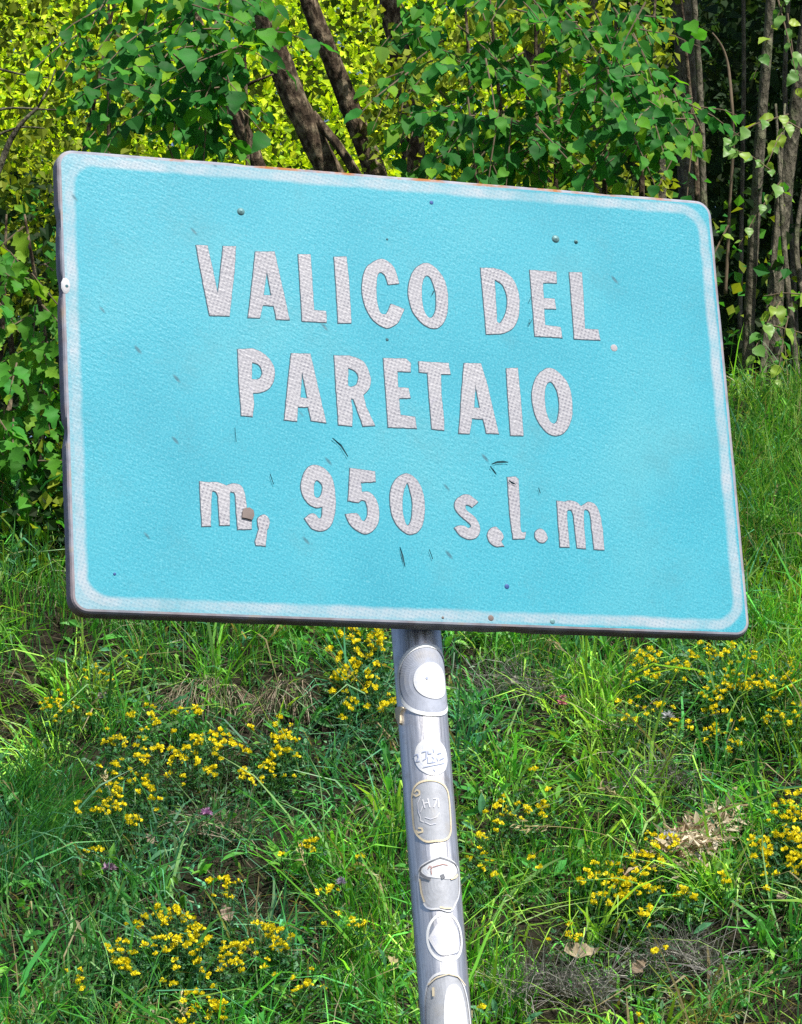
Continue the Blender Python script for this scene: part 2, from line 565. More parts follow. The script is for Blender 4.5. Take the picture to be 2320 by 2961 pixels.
R = frames(dr, nrm(np.array([0, -0.6, 0.7]) + rng.normal(0, 0.4, (n_, 3))), rng.uniform(0.035, 0.075, n_))
cw = np.array([(0.06, 0.27, 0.05), (0.09, 0.33, 0.05), (0.08, 0.26, 0.12), (0.16, 0.38, 0.06)])[rng.integers(4, size=m_)]
hb_add(lv_, lt_, R, P, cw[idx] * np.exp(rng.normal(0, 0.25, (n_, 1))))
ho = link('herb_cover', hb.mesh('herb_cover'), M_grass)
props(ho, 'small leafy herbs growing low between the grass of the bank', 'ground cover', kind='stuff')

# tall grass on the brow at the right, and the broad blades in the lower left corner
tb = MB()


def px_tufts(boxes, per, hmean, wmean, dry, colr, lean=0.5, spread=0.04, leanbias=(0, 0, 0)):
    for (x0, y0, x1, y1, cnt) in boxes:
        for _ in range(cnt):
            p = hit(rng.uniform(x0, x1), rng.uniform(y0, y1))
            n = max(4, rng.poisson(per))
            off = rng.normal(0, spread, (n, 2))
            x = p[0] + off[:, 0]; y = p[1] + off[:, 1]
            root = np.stack([x, y, ground_z(x, y) - 0.01], -1)
            up = nrm(0.75 * np.array([0, 0, 1.0]) + 0.25 * ground_n(x, y) + rng.normal(0, 0.13, (n, 3)))
            tl = np.array([rng.normal(0, 0.2), rng.normal(-0.15, 0.15), 0]) + np.array(leanbias)
            ln = tl + rng.normal(0, 0.22, (n, 3)) * lean
            c = np.array(colr)[rng.integers(len(colr), size=n)] * rng.uniform(0.7, 1.3, (n, 1))
            d = rng.random(n) < dry
            c[d] = np.array([0.36, 0.31, 0.16]) * rng.uniform(0.6, 1.2, (d.sum(), 1))
            h = np.minimum(hmean * np.exp(rng.normal(0, 0.3, n)), 1.5 * hmean)
            add_blades(tb, blade_mesh('b', root, up, ln, h, wmean * rng.uniform(0.6, 1.4, n), c, c * 0.8 + 0.03, rng.uniform(0.05, 0.45, n)))


px_tufts([(2050, 1200, 2480, 1420, 70), (2080, 1400, 2480, 1700, 60), (1500, 1250, 2050, 1500, 40)], 26, 0.26, 0.0042, 0.06,
         [(0.06, 0.27, 0.02), (0.04, 0.20, 0.04), (0.12, 0.36, 0.02), (0.30, 0.50, 0.10)])  # sunlight on the right-hand grass is put into these blade colours
px_tufts([(2120, 1650, 2480, 1950, 40), (2230, 1950, 2480, 2250, 26)], 22, 0.19, 0.0045, 0.08, [(0.20, 0.42, 0.02), (0.34, 0.52, 0.04), (0.10, 0.32, 0.02)])  # lightest greens; the sunlit right edge is put into the colour
px_tufts([(0, 2620, 420, 3000, 34), (-150, 2400, 220, 2700, 18)], 10, 0.16, 0.0085, 0.05, [(0.06, 0.27, 0.08), (0.08, 0.32, 0.09), (0.16, 0.36, 0.10)], 0.9, 0.05)
px_tufts([(0, 2300, 330, 2560, 26)], 30, 0.22, 0.0035, 0.06, [(0.05, 0.24, 0.06), (0.06, 0.28, 0.05)], 0.4, 0.03, (0.35, -0.2, 0))
px_tufts([(1480, 2480, 1720, 2600, 12), (1700, 2560, 1900, 2640, 12), (950, 2500, 1180, 2961, 26), (1380, 2800, 1500, 2961, 10)], 22, 0.17, 0.0042, 0.06, [(0.07, 0.32, 0.02), (0.13, 0.40, 0.02), (0.05, 0.26, 0.05)])
px_tufts([(1400, 1880, 2050, 2050, 22), (250, 1800, 900, 1950, 22), (0, 1650, 250, 1850, 16)], 24, 0.20, 0.0038, 0.12, [(0.07, 0.27, 0.03), (0.11, 0.33, 0.02), (0.05, 0.22, 0.06)])
to = link('tall_grass', tb.mesh('tall_grass'), M_grass)
props(to, 'taller bright green grass tufts on the brow and lower corners of the bank', 'grass', kind='stuff')


# ------------------------------------------------------------------ the sign
R_ = np.array([[0.9435, -0.0593, 0.3259], [-0.0444, 0.9523, 0.3018], [-0.3283, -0.2992, 0.8959]])
u_, s_, vt_ = np.linalg.svd(R_)
R_ = u_ @ vt_
T_ = np.array([0.0096, 0.1498, -4.4531])
SW, SH = 0.9, 0.6046
C2W = np.stack([RIGHT, UP, -FWD], 1)          # camera axes in the world
RS = C2W @ R_                                 # sign axes in the world
OS = CAM + C2W @ T_
SIGN = Matrix(((RS[0, 0], RS[0, 1], RS[0, 2], OS[0]), (RS[1, 0], RS[1, 1], RS[1, 2], OS[1]), (RS[2, 0], RS[2, 1], RS[2, 2], OS[2]), (0, 0, 0, 1)))


def sw(p):                                    # sign coordinates -> world
    return np.asarray(p, float) @ RS.T + OS


def to_sign(px, py):                          # photo pixel -> panel plane
    r = ray(px, py)
    n = RS[:, 2]
    d = ((OS - CAM) @ n) / (r @ n)
    q = (CAM + r * d - OS) @ RS
    return q[:2]


def rrect(w, h, r, seg=8):
    pts = []
    for cx, cy, a0 in ((w / 2 - r, h / 2 - r, 0), (-w / 2 + r, h / 2 - r, 90), (-w / 2 + r, -h / 2 + r, 180), (w / 2 - r, -h / 2 + r, 270)):
        for k in range(seg + 1):
            a = math.radians(a0 + 90 * k / seg)
            pts.append((cx + r * math.cos(a), cy + r * math.sin(a)))
    return np.array(pts)


AX = np.array([0.0, 0.0])
# post axis in sign coordinates: find x so that the axis shows at photo x = 1201.5 where y = 1800
POST_R = 0.0318
PZ = -0.0215 - POST_R


def proj(P):
    q = (np.asarray(P) - CAM) @ np.stack([RIGHT, UP, FWD], 1)
    return CX + F * q[..., 0] / q[..., 2], CY - F * q[..., 1] / q[..., 2]


def find_post():
    # two points of the axis: on the plane z = PZ of the sign, under the given pixels
    out = []
    for px, py in ((1202.0, 1805.0), (1291.0, 2961.0)):
        r = ray(px, py); n = RS[:, 2]
        o = OS + n * PZ
        d = ((o - CAM) @ n) / (r @ n)
        out.append(CAM + r * d)
    return out


PA, PB = find_post()
PD = nrm(PA - PB)                              # upwards along the post
base_t = (PA[2] + 0.25) / PD[2]
PBASE = PA - PD * base_t
PTOP = PA + PD * 0.46

M_alu, nt, out = newmat('sign_back_aluminium'); n = N(nt)
tc = n('TexCoord')
nz = n('TexNoise', {'Vector': tc.outputs['Object'], 'Scale': 30.0, 'Detail': 6.0})
c = n.ramp(nz.outputs[0], [(0.35, (0.20, 0.21, 0.26)), (0.55, (0.30, 0.31, 0.37)), (0.68, (0.34, 0.31, 0.28))])
n2 = n('TexNoise', {'Vector': tc.outputs['Object'], 'Scale': 9.0, 'Detail': 5.0, 'Roughness': 0.7})
sx = n('SeparateXYZ', {0: tc.outputs['Object']})
top = n.range(sx.outputs['Y'], 0.298, 0.304)
rust = n.math('MULTIPLY', n.range(n2.outputs[0], 0.48, 0.58), n.math('ADD', n.math('MULTIPLY', top, 0.85), 0.2))
c = n.mix(rust, c, (0.30, 0.12, 0.035))
bp = n('Bump', {'Height': nz.outputs[0], 'Strength': 0.4, 'Distance': 0.003})
p = n('BsdfPrincipled', {'Base Color': c, 'Metallic': 0.0, 'Roughness': 0.75, 'Specular IOR Level': 0.2, 'Normal': bp.outputs[0]})
nt.links.new(p.outputs[0], out.inputs[0])


def face_nodes(n, nt):
    """shared relief and print of the reflective sheet, in panel coordinates"""
    tc = n('TexCoord')
    co = tc.outputs['Object']
    sx = n('SeparateXYZ', {0: co})
    X, Y = sx.outputs['X'], sx.outputs['Y']
    # fine creases of the old film, running down to the right
    mp = n('Mapping', {'Vector': co, 'Rotation': (0, 0, math.radians(-37)), 'Scale': (1.6, 0.9, 1.0)}, vector_type='TEXTURE')
    cr = n('TexNoise', {'Vector': mp.outputs[0], 'Scale': 190.0, 'Detail': 3.0, 'Roughness': 0.6})
    # honeycomb of the reflective sheet
    k = math.pi / 0.0050
    ca_, sa_ = math.cos(math.radians(17)), math.sin(math.radians(17))
    XR = n.math('SUBTRACT', n.math('MULTIPLY', X, ca_), n.math('MULTIPLY', Y, sa_))
    YR = n.math('ADD', n.math('MULTIPLY', X, sa_), n.math('MULTIPLY', Y, ca_))
    a = n.math('SINE', n.math('MULTIPLY', n.math('ADD', XR, YR), k))
    b = n.math('SINE', n.math('MULTIPLY', n.math('SUBTRACT', XR, YR), k))
    comb = n.math('MULTIPLY', a, b)
    big = n('TexNoise', {'Vector': co, 'Scale': 4.5, 'Detail': 4.0})
    mid = n('TexNoise', {'Vector': co, 'Scale': 26.0, 'Detail': 5.0})
    return tc, co, X, Y, cr, comb, big, mid


M_face, nt, out = newmat('cyan_reflective_sheet'); n = N(nt)
tc, co, X, Y, cr, comb, big, mid = face_nodes(n, nt)
cy = n.ramp(big.outputs[0], [(0.30, (0.022, 0.270, 0.37)), (0.5, (0.034, 0.312, 0.415)), (0.70, (0.062, 0.335, 0.42))])
cy = n.mix(n.range(cr.outputs[0], 0.62, 0.78, 0.0, 0.55), cy, (0.03, 0.21, 0.28))
cy = n.mix(n.range(cr.outputs[0], 0.38, 0.22, 0.0, 0.4), cy, (0.20, 0.50, 0.57))
cy = n.mix(n.math('MULTIPLY', n.range(comb, 0.3, 0.9), 0.10), cy, (0.03, 0.30, 0.42))
gr = n('TexNoise', {'Vector': co, 'Scale': 420.0, 'Detail': 2.0})
cy = n.mix(n.range(gr.outputs[0], 0.52, 0.68, 0.0, 0.45), cy, (0.02, 0.17, 0.24))
cy = n.mix(n.range(gr.outputs[0], 0.46, 0.34, 0.0, 0.35), cy, (0.15, 0.46, 0.54))
# border band: distance to a rounded rectangle
SRX, SRY, RR = 0.9 / 2 - 0.0165, SH / 2 - 0.0165, 0.028
wob = n.math('MULTIPLY', n.math('SUBTRACT', mid.outputs[0], 0.5), 0.006)
qx = n.math('SUBTRACT', n.math('ABSOLUTE', X), SRX - RR)
qy = n.math('SUBTRACT', n.math('ABSOLUTE', Y), SRY - RR)
qx0 = n.math('MAXIMUM', qx, 0.0); qy0 = n.math('MAXIMUM', qy, 0.0)
ln = n.math('SQRT', n.math('ADD', n.math('MULTIPLY', qx0, qx0), n.math('MULTIPLY', qy0, qy0)))
sdf = n.math('SUBTRACT', n.math('ADD', ln, n.math('MINIMUM', n.math('MAXIMUM', qx, qy), 0.0)), RR)
sdf = n.math('ADD', sdf, wob)
band = n.math('MULTIPLY', n.range(sdf, -0.0026, 0.0026), n.math('MAXIMUM', n.range(sdf, 0.0150, 0.0115), n.range(X, 0.2, 0.1, 0.0, 0.75)))
wear = n('TexNoise', {'Vector': co, 'Scale': 12.0, 'Detail': 6.0, 'Roughness': 0.7})
band = n.math('MULTIPLY', band, n.range(wear.outputs[0], 0.32, 0.62, 0.3, 0.9))
wht = n.mix(n.math('MULTIPLY', n.range(comb, 0.15, 0.8), 0.6), (0.36, 0.41, 0.46), (0.20, 0.27, 0.36))
colr = n.mix(band, cy, wht)
# dark specks and short scratches
mp2 = n('Mapping', {'Vector': co, 'Rotation': (0, 0, math.radians(-50)), 'Scale': (2.6, 0.9, 1.0)}, vector_type='TEXTURE')
vs = n('TexVoronoi', {'Vector': mp2.outputs[0], 'Scale': 40.0, 'Randomness': 1.0})
sel = n.math('GREATER_THAN', n('SeparateColor', {0: vs.outputs['Color']}).outputs[0], 0.80)
spk = n.math('MULTIPLY', n.range(vs.outputs['Distance'], 0.13, 0.06), sel)
colr = n.mix(n.math('MULTIPLY', spk, 0.75), colr, (0.03, 0.10, 0.14))
# grime running towards the rim and faint dirty clouds
grm = n('TexNoise', {'Vector': co, 'Scale': 8.0, 'Detail': 7.0, 'Roughness': 0.75})
colr = n.mix(n.range(grm.outputs[0], 0.52, 0.72, 0.0, 0.4), colr, (0.06, 0.22, 0.27))
patch = n('TexNoise', {'Vector': co, 'Scale': 5.5, 'Detail': 3.0})
h = n.math('ADD', n.math('MULTIPLY', cr.outputs[0], n.range(patch.outputs[0], 0.35, 0.65, 0.3, 1.0)), n.math('MULTIPLY', comb, 0.04))
bp = n('Bump', {'Height': h, 'Strength': 0.36, 'Distance': 0.0016})
p = n('BsdfPrincipled', {'Base Color': colr, 'Roughness': 0.42, 'Specular IOR Level': 0.35, 'Normal': bp.outputs[0]})
nt.links.new(p.outputs[0], out.inputs[0])

M_letter, nt, out = newmat('white_reflective_letter'); n = N(nt)
tc, co, X, Y, cr, comb, big, mid = face_nodes(n, nt)
c = n.mix(n.range(big.outputs[0], 0.35, 0.65), (0.345, 0.345, 0.38), (0.295, 0.295, 0.335))
fade = n.range(mid.outputs[0], 0.35, 0.6, 0.3, 0.95)
c = n.mix(n.math('MULTIPLY', n.range(comb, 0.1, 0.7), fade), c, (0.17, 0.17, 0.215))
g2 = n('TexNoise', {'Vector': co, 'Scale': 45.0, 'Detail': 6.0, 'Roughness': 0.7})
c = n.mix(n.range(g2.outputs[0], 0.60, 0.72, 0.0, 0.6), c, (0.33, 0.32, 0.40))
bp = n('Bump', {'Height': n.math('ADD', cr.outputs[0], n.math('MULTIPLY', comb, 0.08)), 'Strength': 0.3, 'Distance': 0.003})
p = n('BsdfPrincipled', {'Base Color': c, 'Roughness': 0.45, 'Normal': bp.outputs[0]})
nt.links.new(p.outputs[0], out.inputs[0])
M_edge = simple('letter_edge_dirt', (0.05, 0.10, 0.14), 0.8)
M_bolt = simple('old_rivet', (0.12, 0.26, 0.28), 0.5, metal=0.2)
M_chip = simple('brown_chip', (0.20, 0.16, 0.15), 0.8)

sign = bpy.data.objects.new('road_sign', None)
COL.objects.link(sign)
sign.location = PBASE
props(sign, 'faded cyan road sign with white border and lettering on a leaning steel post', 'road sign')


def sign_obj(name, me, mat, parent):
    """mesh given in panel coordinates"""
    o = bpy.data.objects.new(name, me)
    COL.objects.link(o)
    for m in (mat if isinstance(mat, (list, tuple)) else [mat]): me.materials.append(m)
    o.parent = parent
    o.matrix_parent_inverse = parent_world(parent).inverted()
    o.matrix_basis = SIGN
    return o


# panel: face, rolled edge, folded flange with small dents, open back
prof = [(-0.0005, 0.0), (0.0022, -0.0006), (0.0042, -0.0026), (0.0052, -0.0055), (0.0056, -0.010), (0.0058, -0.018), (0.0040, -0.0182), (0.0030, -0.004)]
rings = []
DENT = [(-0.456, 0.12, 0.004), (-0.454, -0.07, 0.005), (-0.455, 0.21, 0.003), (0.12, -0.307, 0.002), (-0.2, 0.307, 0.002), (0.3, 0.307, 0.002)]
base_pts = rrect(SW, SH, 0.017, 8)
# subdivide long edges so dents show
pts = []
for i in range(len(base_pts)):
    a, b = base_pts[i], base_pts[(i + 1) % len(base_pts)]
    L = np.linalg.norm(b - a); k = max(1, int(L / 0.012))
    for j in range(k): pts.append(a + (b - a) * j / k)
pts = np.array(pts)
nx = np.roll(pts, -1, 0) - np.roll(pts, 1, 0)
outn = nrm(np.stack([nx[:, 1], -nx[:, 0]], 1))
for (o_, z_) in prof:
    rp = pts + outn * o_
    zz = np.full(len(pts), z_)
    if z_ < -0.001:
        for (dx, dy, am) in DENT:
            g = np.exp(-((pts[:, 0] - dx) ** 2 + (pts[:, 1] - dy) ** 2) / 0.012 ** 2)
            rp = rp - outn * (am * g)[:, None]
    rp = rp + outn * (fbm(pts[:, 0] * 25, pts[:, 1] * 25, 5, 3) * 0.0012)[:, None] * (z_ < -0.001)
    rings.append(np.column_stack([rp, zz]))
m = len(pts)
b_in = rrect(SW - 0.060, SH - 0.060, 0.030, 10)
mi_ = len(b_in)
V = np.vstack(rings + [[[0, 0, 0]], [[0, 0, -0.004]], np.column_stack([b_in, np.zeros(mi_)])])
T = []; MI = []
cidx = len(rings) * m
for j in range(mi_):
    T.append((cidx, cidx + 2 + j, cidx + 2 + (j + 1) % mi_)); MI.append(0)
for j in range(m):
    T.append((cidx + 1, (len(rings) - 1) * m + (j + 1) % m, (len(rings) - 1) * m + j)); MI.append(1)
for k in range(len(rings) - 1):
    for j in range(m):
        a, b, c_, d = k * m + j, k * m + (j + 1) % m, (k + 1) * m + (j + 1) % m, (k + 1) * m + j
        T += [(a, d, c_), (a, c_, b)]; MI += [1, 1]
me = mesh_tris('panel', V, np.array(T), midx=MI)
panel = sign_obj('panel', me, [M_face, M_alu], sign)
panel['label'] = 'faded cyan panel with dented grey folded rim'


def ring_fill(name, outer, inner, z):
    polys = [[Vector((p[0], p[1], 0)) for p in c] for c in (outer, inner)]
    P = np.vstack([outer, inner]); T = []
    for t in tessellate_polygon(polys):
        a, b, c = [P[i] for i in t]
        T.append(t if (b[0] - a[0]) * (c[1] - a[1]) - (b[1] - a[1]) * (c[0] - a[0]) > 0 else (t[0], t[2], t[1]))
    return mesh_tris(name, np.column_stack([P, np.full(len(P), z)]), np.array(T))


border = sign_obj('border', ring_fill('border', pts + outn * -0.0005, b_in, 0.0), M_face, panel)
border['label'] = 'worn white border band with rounded corners'


def contour(pts, x0, y0, sc):
    P = [(np.array(to_sign(x0 + p[0] / sc, y0 + p[1] / sc)), len(p) > 2) for p in pts]
    out_ = []
    n_ = len(P)
    for i in range(n_):
        p0, s0 = P[i]; p1, s1 = P[(i + 1) % n_]
        if not (s0 or s1):
            out_.append(p0); continue
        pm = P[i - 1][0]; pn = P[(i + 2) % n_][0]
        t0 = (p1 - pm) / 2 if s0 else (p1 - p0)
        t1 = (pn - p0) / 2 if s1 else (p1 - p0)
        for k in range(4):
            t = k / 4
            out_.append((2 * t ** 3 - 3 * t ** 2 + 1) * p0 + (t ** 3 - 2 * t ** 2 + t) * t0 + (-2 * t ** 3 + 3 * t ** 2) * p1 + (t ** 3 - t ** 2) * t1)
    return np.array(out_)


def area(c):
    x, y = c[:, 0], c[:, 1]
    return 0.5 * np.sum(x * np.roll(y, -1) - np.roll(x, -1) * y)


def rough_edge(c, amp, seed):
    """resample to 2.5 mm steps and fray the cut edge a little"""
    out_ = []
    for i in range(len(c)):
        a, b = c[i], c[(i + 1) % len(c)]
        k = max(1, int(np.linalg.norm(b - a) / 0.0025))
        for j in range(k): out_.append(a + (b - a) * j / k)
    out_ = np.array(out_)
    d = np.roll(out_, -1, 0) - np.roll(out_, 1, 0)
    nn = nrm(np.stack([d[:, 1], -d[:, 0]], 1))
    return out_ + nn * (fbm(out_[:, 0] * 260 + seed, out_[:, 1] * 260, 17, 2) * amp)[:, None]


def offset(c, d):
    e0 = nrm(c - np.roll(c, 1, 0)); e1 = nrm(np.roll(c, -1, 0) - c)
    n0 = np.stack([e0[:, 1], -e0[:, 0]], 1); n1 = np.stack([e1[:, 1], -e1[:, 0]], 1)
    b = nrm(n0 + n1)
    k = np.clip(np.sum(b * n1, 1), 0.5, 1)
    return c + b * (d / k)[:, None]




def filled(name, contours, z, thick):
    polys = [[Vector((p[0], p[1], 0)) for p in c] for c in contours]
    tris = tessellate_polygon(polys)
    P = np.vstack(contours)
    T = []
    for t in tris:
        a, b, c = [P[i] for i in t]
        if (b[0] - a[0]) * (c[1] - a[1]) - (b[1] - a[1]) * (c[0] - a[0]) < 0: t = (t[0], t[2], t[1])
        T.append(tuple(t))
    m = len(P)
    V = np.vstack([np.column_stack([P, np.full(m, z)]), np.column_stack([P, np.full(m, z - thick)])])
    s = 0
    for c in contours:
        k = len(c)
        for j in range(k):
            a, b = s + j, s + (j + 1) % k
            T += [(a, a + m, b + m), (a, b + m, b)]
        s += k
    return mesh_tris(name, V, np.array(T))


c1, c2, c3 = (540, 680, 4.27), (900, 680, 4.27), (1360, 740, 4.27)
c4, c5, c6 = (660, 980, 4.27), (1020, 980, 4.27), (1290, 1000, 4.27)
c7, c8, c9, c10 = (550, 1320, 4.27), (850, 1320, 4.27), (1260, 1310, 6.832), (1450, 1330, 4.88)
s = 1
LET = [
 ('V', c1, [[(118, 125), (258, 130), (318, 400), (385, 735), (425, 400), (450, 135), (605, 140), (590, 450), (545, 850), (528, 998), (285, 990), (205, 600)]]),
 ('A', c1, [[(850, 205), (1085, 205), (1150, 500), (1270, 1045), (1110, 1040), (1078, 875), (940, 865), (905, 1022), (760, 1018), (810, 590)], [(990, 440), (1048, 748), (950, 740)]]),
 ('L', c1, [[(1378, 238), (1530, 240), (1572, 925), (1722, 940), (1725, 1078), (1428, 1062)]]),
 ('I', c2, [[(283, 270), (435, 268), (470, 600), (495, 1085), (335, 1085), (310, 650)]]),
 ('C', c2, [[(1085, 595), (1040, 440, s), (980, 350, s), (870, 295, s), (740, 350, s), (660, 450, s), (628, 660, s), (665, 870, s), (770, 1050, s), (930, 1145, s), (1060, 1090, s), (1110, 1000, s), (1150, 915), (1080, 885), (985, 850), (940, 960, s), (905, 980, s), (850, 950, s), (810, 800, s), (805, 600, s), (825, 480, s), (870, 460, s), (920, 510, s), (950, 610)]]),
 ('O', c2, [[(1425, 345, s), (1550, 420, s), (1650, 570, s), (1690, 780, s), (1670, 1000, s), (1600, 1120, s), (1510, 1150, s), (1390, 1100, s), (1260, 950, s), (1200, 740, s), (1215, 570, s), (1290, 410, s)], [(1430, 495, s), (1490, 560, s), (1535, 700, s), (1545, 850, s), (1525, 960, s), (1490, 1020, s), (1430, 1000, s), (1380, 880, s), (1365, 700, s), (1380, 560, s)]]),
 ('D', c3, [[(130, 150), (280, 150), (420, 195, s), (540, 310, s), (600, 480, s), (605, 660, s), (580, 800, s), (510, 905, s), (400, 955, s), (300, 965), (200, 965), (160, 520)], [(300, 290), (390, 350, s), (440, 450, s), (458, 590, s), (430, 730, s), (370, 830, s), (330, 810), (310, 480)]]),
 ('E', c3, [[(735, 175), (1060, 200), (1070, 335), (895, 330), (905, 525), (1040, 530), (1060, 655), (910, 650), (925, 855), (1115, 880), (1135, 1010), (800, 990)]]),
 ('L', c3, [[(1225, 205), (1380, 205), (1415, 905), (1580, 910), (1605, 1040), (1285, 1025)]]),
 ('P', c4, [[(120, 130), (300, 120), (400, 160, s), (510, 250, s), (570, 370, s), (560, 520, s), (490, 620, s), (390, 660, s), (305, 665), (320, 800), (300, 960), (165, 945), (135, 560)], [(295, 290), (370, 315, s), (415, 380, s), (415, 450, s), (370, 500, s), (290, 500)]]),
 ('A', c4, [[(780, 180), (1015, 185), (1080, 470), (1210, 1035), (1025, 1010), (990, 840), (860, 840), (848, 1015), (695, 1000), (735, 590)], [(912, 400), (980, 735), (890, 725)]]),
 ('R', c4, [[(1310, 205), (1500, 210), (1620, 250, s), (1700, 320, s), (1752, 450, s), (1760, 540, s), (1735, 620, s), (1668, 690), (1700, 830), (1812, 1070), (1665, 1078), (1548, 740), (1515, 735), (1535, 900), (1530, 1075), (1365, 1060), (1335, 640)], [(1480, 355), (1560, 390, s), (1608, 460, s), (1590, 560, s), (1520, 595, s), (1480, 575)]]),
 ('E', c5, [[(380, 240), (660, 245), (715, 300), (715, 405), (550, 400), (560, 600), (690, 610), (715, 730), (570, 735), (590, 940), (770, 965), (790, 1105), (440, 1090)]]),
 ('T', c5, [[(815, 280), (1185, 300), (1205, 435), (1090, 435), (1095, 700), (1130, 1000), (1130, 1130), (980, 1110), (940, 650), (925, 420), (825, 410)]]),
 ('A', c6, [[(225, 215), (430, 220), (500, 440), (650, 1085), (500, 1080), (460, 905), (320, 895), (290, 1085), (160, 1080), (195, 550)], [(362, 470), (420, 770), (345, 765)]]),
 ('I', c6, [[(745, 280), (885, 275), (920, 640), (955, 1110), (798, 1105), (765, 640)]]),
 ('O', c6, [[(1280, 275, s), (1400, 340, s), (1510, 480, s), (1555, 680, s), (1550, 890, s), (1480, 1050, s), (1360, 1110, s), (1240, 1060, s), (1120, 900, s), (1062, 660, s), (1085, 460, s), (1165, 330, s)], [(1290, 440, s), (1350, 510, s), (1390, 640, s), (1395, 800, s), (1370, 930, s), (1325, 965, s), (1270, 910, s), (1230, 780, s), (1215, 620, s), (1235, 490, s)]]),
 ('m', c7, [[(120, 310), (240, 320), (340, 320, s), (450, 360), (560, 335, s), (650, 390, s), (690, 560, s), (700, 700), (765, 780), (760, 895), (590, 900), (570, 650), (555, 470, s), (520, 440, s), (490, 470, s), (490, 850), (365, 850), (350, 560), (340, 470, s), (305, 430, s), (265, 470, s), (255, 860), (150, 860), (130, 600)]]),
 ('comma', c7, [[(840, 760, s), (910, 720, s), (975, 770, s), (970, 870, s), (950, 900), (930, 1105), (815, 1095), (805, 1050), (850, 900), (835, 830, s)]]),
 ('9', c8, [[(290, 110, s), (390, 160, s), (470, 260, s), (505, 420, s), (515, 600, s), (490, 770, s), (430, 880, s), (330, 920, s), (230, 890, s), (170, 820, s), (135, 765), (200, 715, s), (260, 710, s), (310, 765, s), (345, 740, s), (355, 620), (280, 630, s), (190, 590, s), (110, 480, s), (90, 350, s), (130, 200, s), (200, 120, s)], [(290, 290, s), (340, 340, s), (355, 400, s), (335, 480, s), (290, 515, s), (250, 480, s), (245, 380, s), (260, 310, s)]]),
 ('5', c8, [[(695, 145), (1000, 185), (1010, 310), (825, 320), (840, 440), (930, 440, s), (1010, 520, s), (1050, 650, s), (1045, 800, s), (990, 900, s), (900, 955, s), (790, 920, s), (690, 830, s), (640, 715), (720, 705, s), (790, 710, s), (840, 790, s), (880, 790, s), (910, 720, s), (905, 620, s), (885, 555, s), (840, 540, s), (800, 570), (670, 545), (680, 400)]]),
 ('0', c8, [[(1390, 210, s), (1500, 270, s), (1580, 400, s), (1615, 600, s), (1600, 800, s), (1540, 920, s), (1430, 960, s), (1320, 900, s), (1230, 770, s), (1190, 580, s), (1200, 400, s), (1270, 270, s)], [(1395, 325, s), (1440, 440, s), (1465, 600, s), (1455, 760, s), (1420, 850, s), (1380, 830, s), (1345, 700, s), (1340, 500, s)]]),
 ('s', c9, [[(840, 965), (720, 1070), (650, 1030, s), (590, 1025, s), (600, 1120, s), (690, 1200, s), (800, 1300, s), (870, 1450, s), (860, 1600, s), (780, 1680, s), (650, 1700, s), (500, 1640, s), (370, 1480), (440, 1440, s), (560, 1440, s), (650, 1490, s), (700, 1440, s), (650, 1370, s), (520, 1270, s), (400, 1130, s), (375, 1000, s), (430, 900, s), (550, 830, s), (680, 840, s)]]),
 ('full stop', c9, [[(1180, 1460, s), (1280, 1540, s), (1340, 1650, s), (1290, 1740), (1350, 1840), (1180, 1840, s), (1070, 1760, s), (1025, 1620, s), (1070, 1510, s)]]),
 ('l', c10, [[(85, 245), (200, 240), (240, 270), (260, 600), (265, 960), (290, 1020, s), (345, 1020), (330, 1110), (165, 1115), (120, 750)]]),
 ('full stop', c10, [[(560, 970, s), (630, 1030, s), (650, 1110, s), (600, 1165, s), (520, 1150, s), (475, 1080, s), (490, 1000, s)]]),
 ('m', c10, [[(785, 580), (900, 590), (970, 575, s), (1060, 600, s), (1125, 655), (1230, 595, s), (1330, 640, s), (1390, 770, s), (1430, 1000), (1450, 1265), (1310, 1260), (1280, 1000), (1255, 780, s), (1210, 700, s), (1160, 760, s), (1190, 1250), (1070, 1240), (1035, 950), (1010, 750, s), (965, 700, s), (925, 770, s), (960, 1230), (830, 1225), (805, 900)]]),
]
for li, (ch, cr_, cons) in enumerate(LET):
    cs = []
    for k, con in enumerate(cons):
        c = contour(con, *cr_)
        if (area(c) > 0) != (k == 0): c = c[::-1]
        cs.append(rough_edge(c, 0.0012, li * 7.3))
    o = sign_obj('letter', filled('letter', cs, 0.0006, 0.0003), M_letter, panel)
    # dirt that has gathered in the cut round the letter: mostly on its left and lower side
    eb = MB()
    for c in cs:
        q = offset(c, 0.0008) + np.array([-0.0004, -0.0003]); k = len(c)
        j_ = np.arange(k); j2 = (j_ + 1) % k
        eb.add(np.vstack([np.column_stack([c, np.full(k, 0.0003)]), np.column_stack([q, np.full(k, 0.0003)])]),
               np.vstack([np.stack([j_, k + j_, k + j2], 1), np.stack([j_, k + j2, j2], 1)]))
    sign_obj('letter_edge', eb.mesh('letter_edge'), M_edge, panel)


def disc_sign(name, px, py, rx, mat, z=0.0014, sides=14, dome=0.0015, ry=None):
    c = to_sign(px, py); th = np.linspace(0, 2 * math.pi, sides, endpoint=False)
    ry = ry or rx
    r1 = np.stack([c[0] + np.cos(th) * rx, c[1] + np.sin(th) * ry, np.full(sides, 0.0002)], 1)
    r2 = np.stack([c[0] + np.cos(th) * rx * .7, c[1] + np.sin(th) * ry * .7, np.full(sides, z)], 1)
    V = np.vstack([r1, r2, [[c[0], c[1], z + dome]]])
    T = []
    for j in range(sides):
        k = (j + 1) % sides
        T += [(j, k, sides + k), (j, sides + k, sides + j), (sides + j, sides + k, 2 * sides)]
    return sign_obj(name, mesh_tris(name, V, np.array(T)), mat, panel)


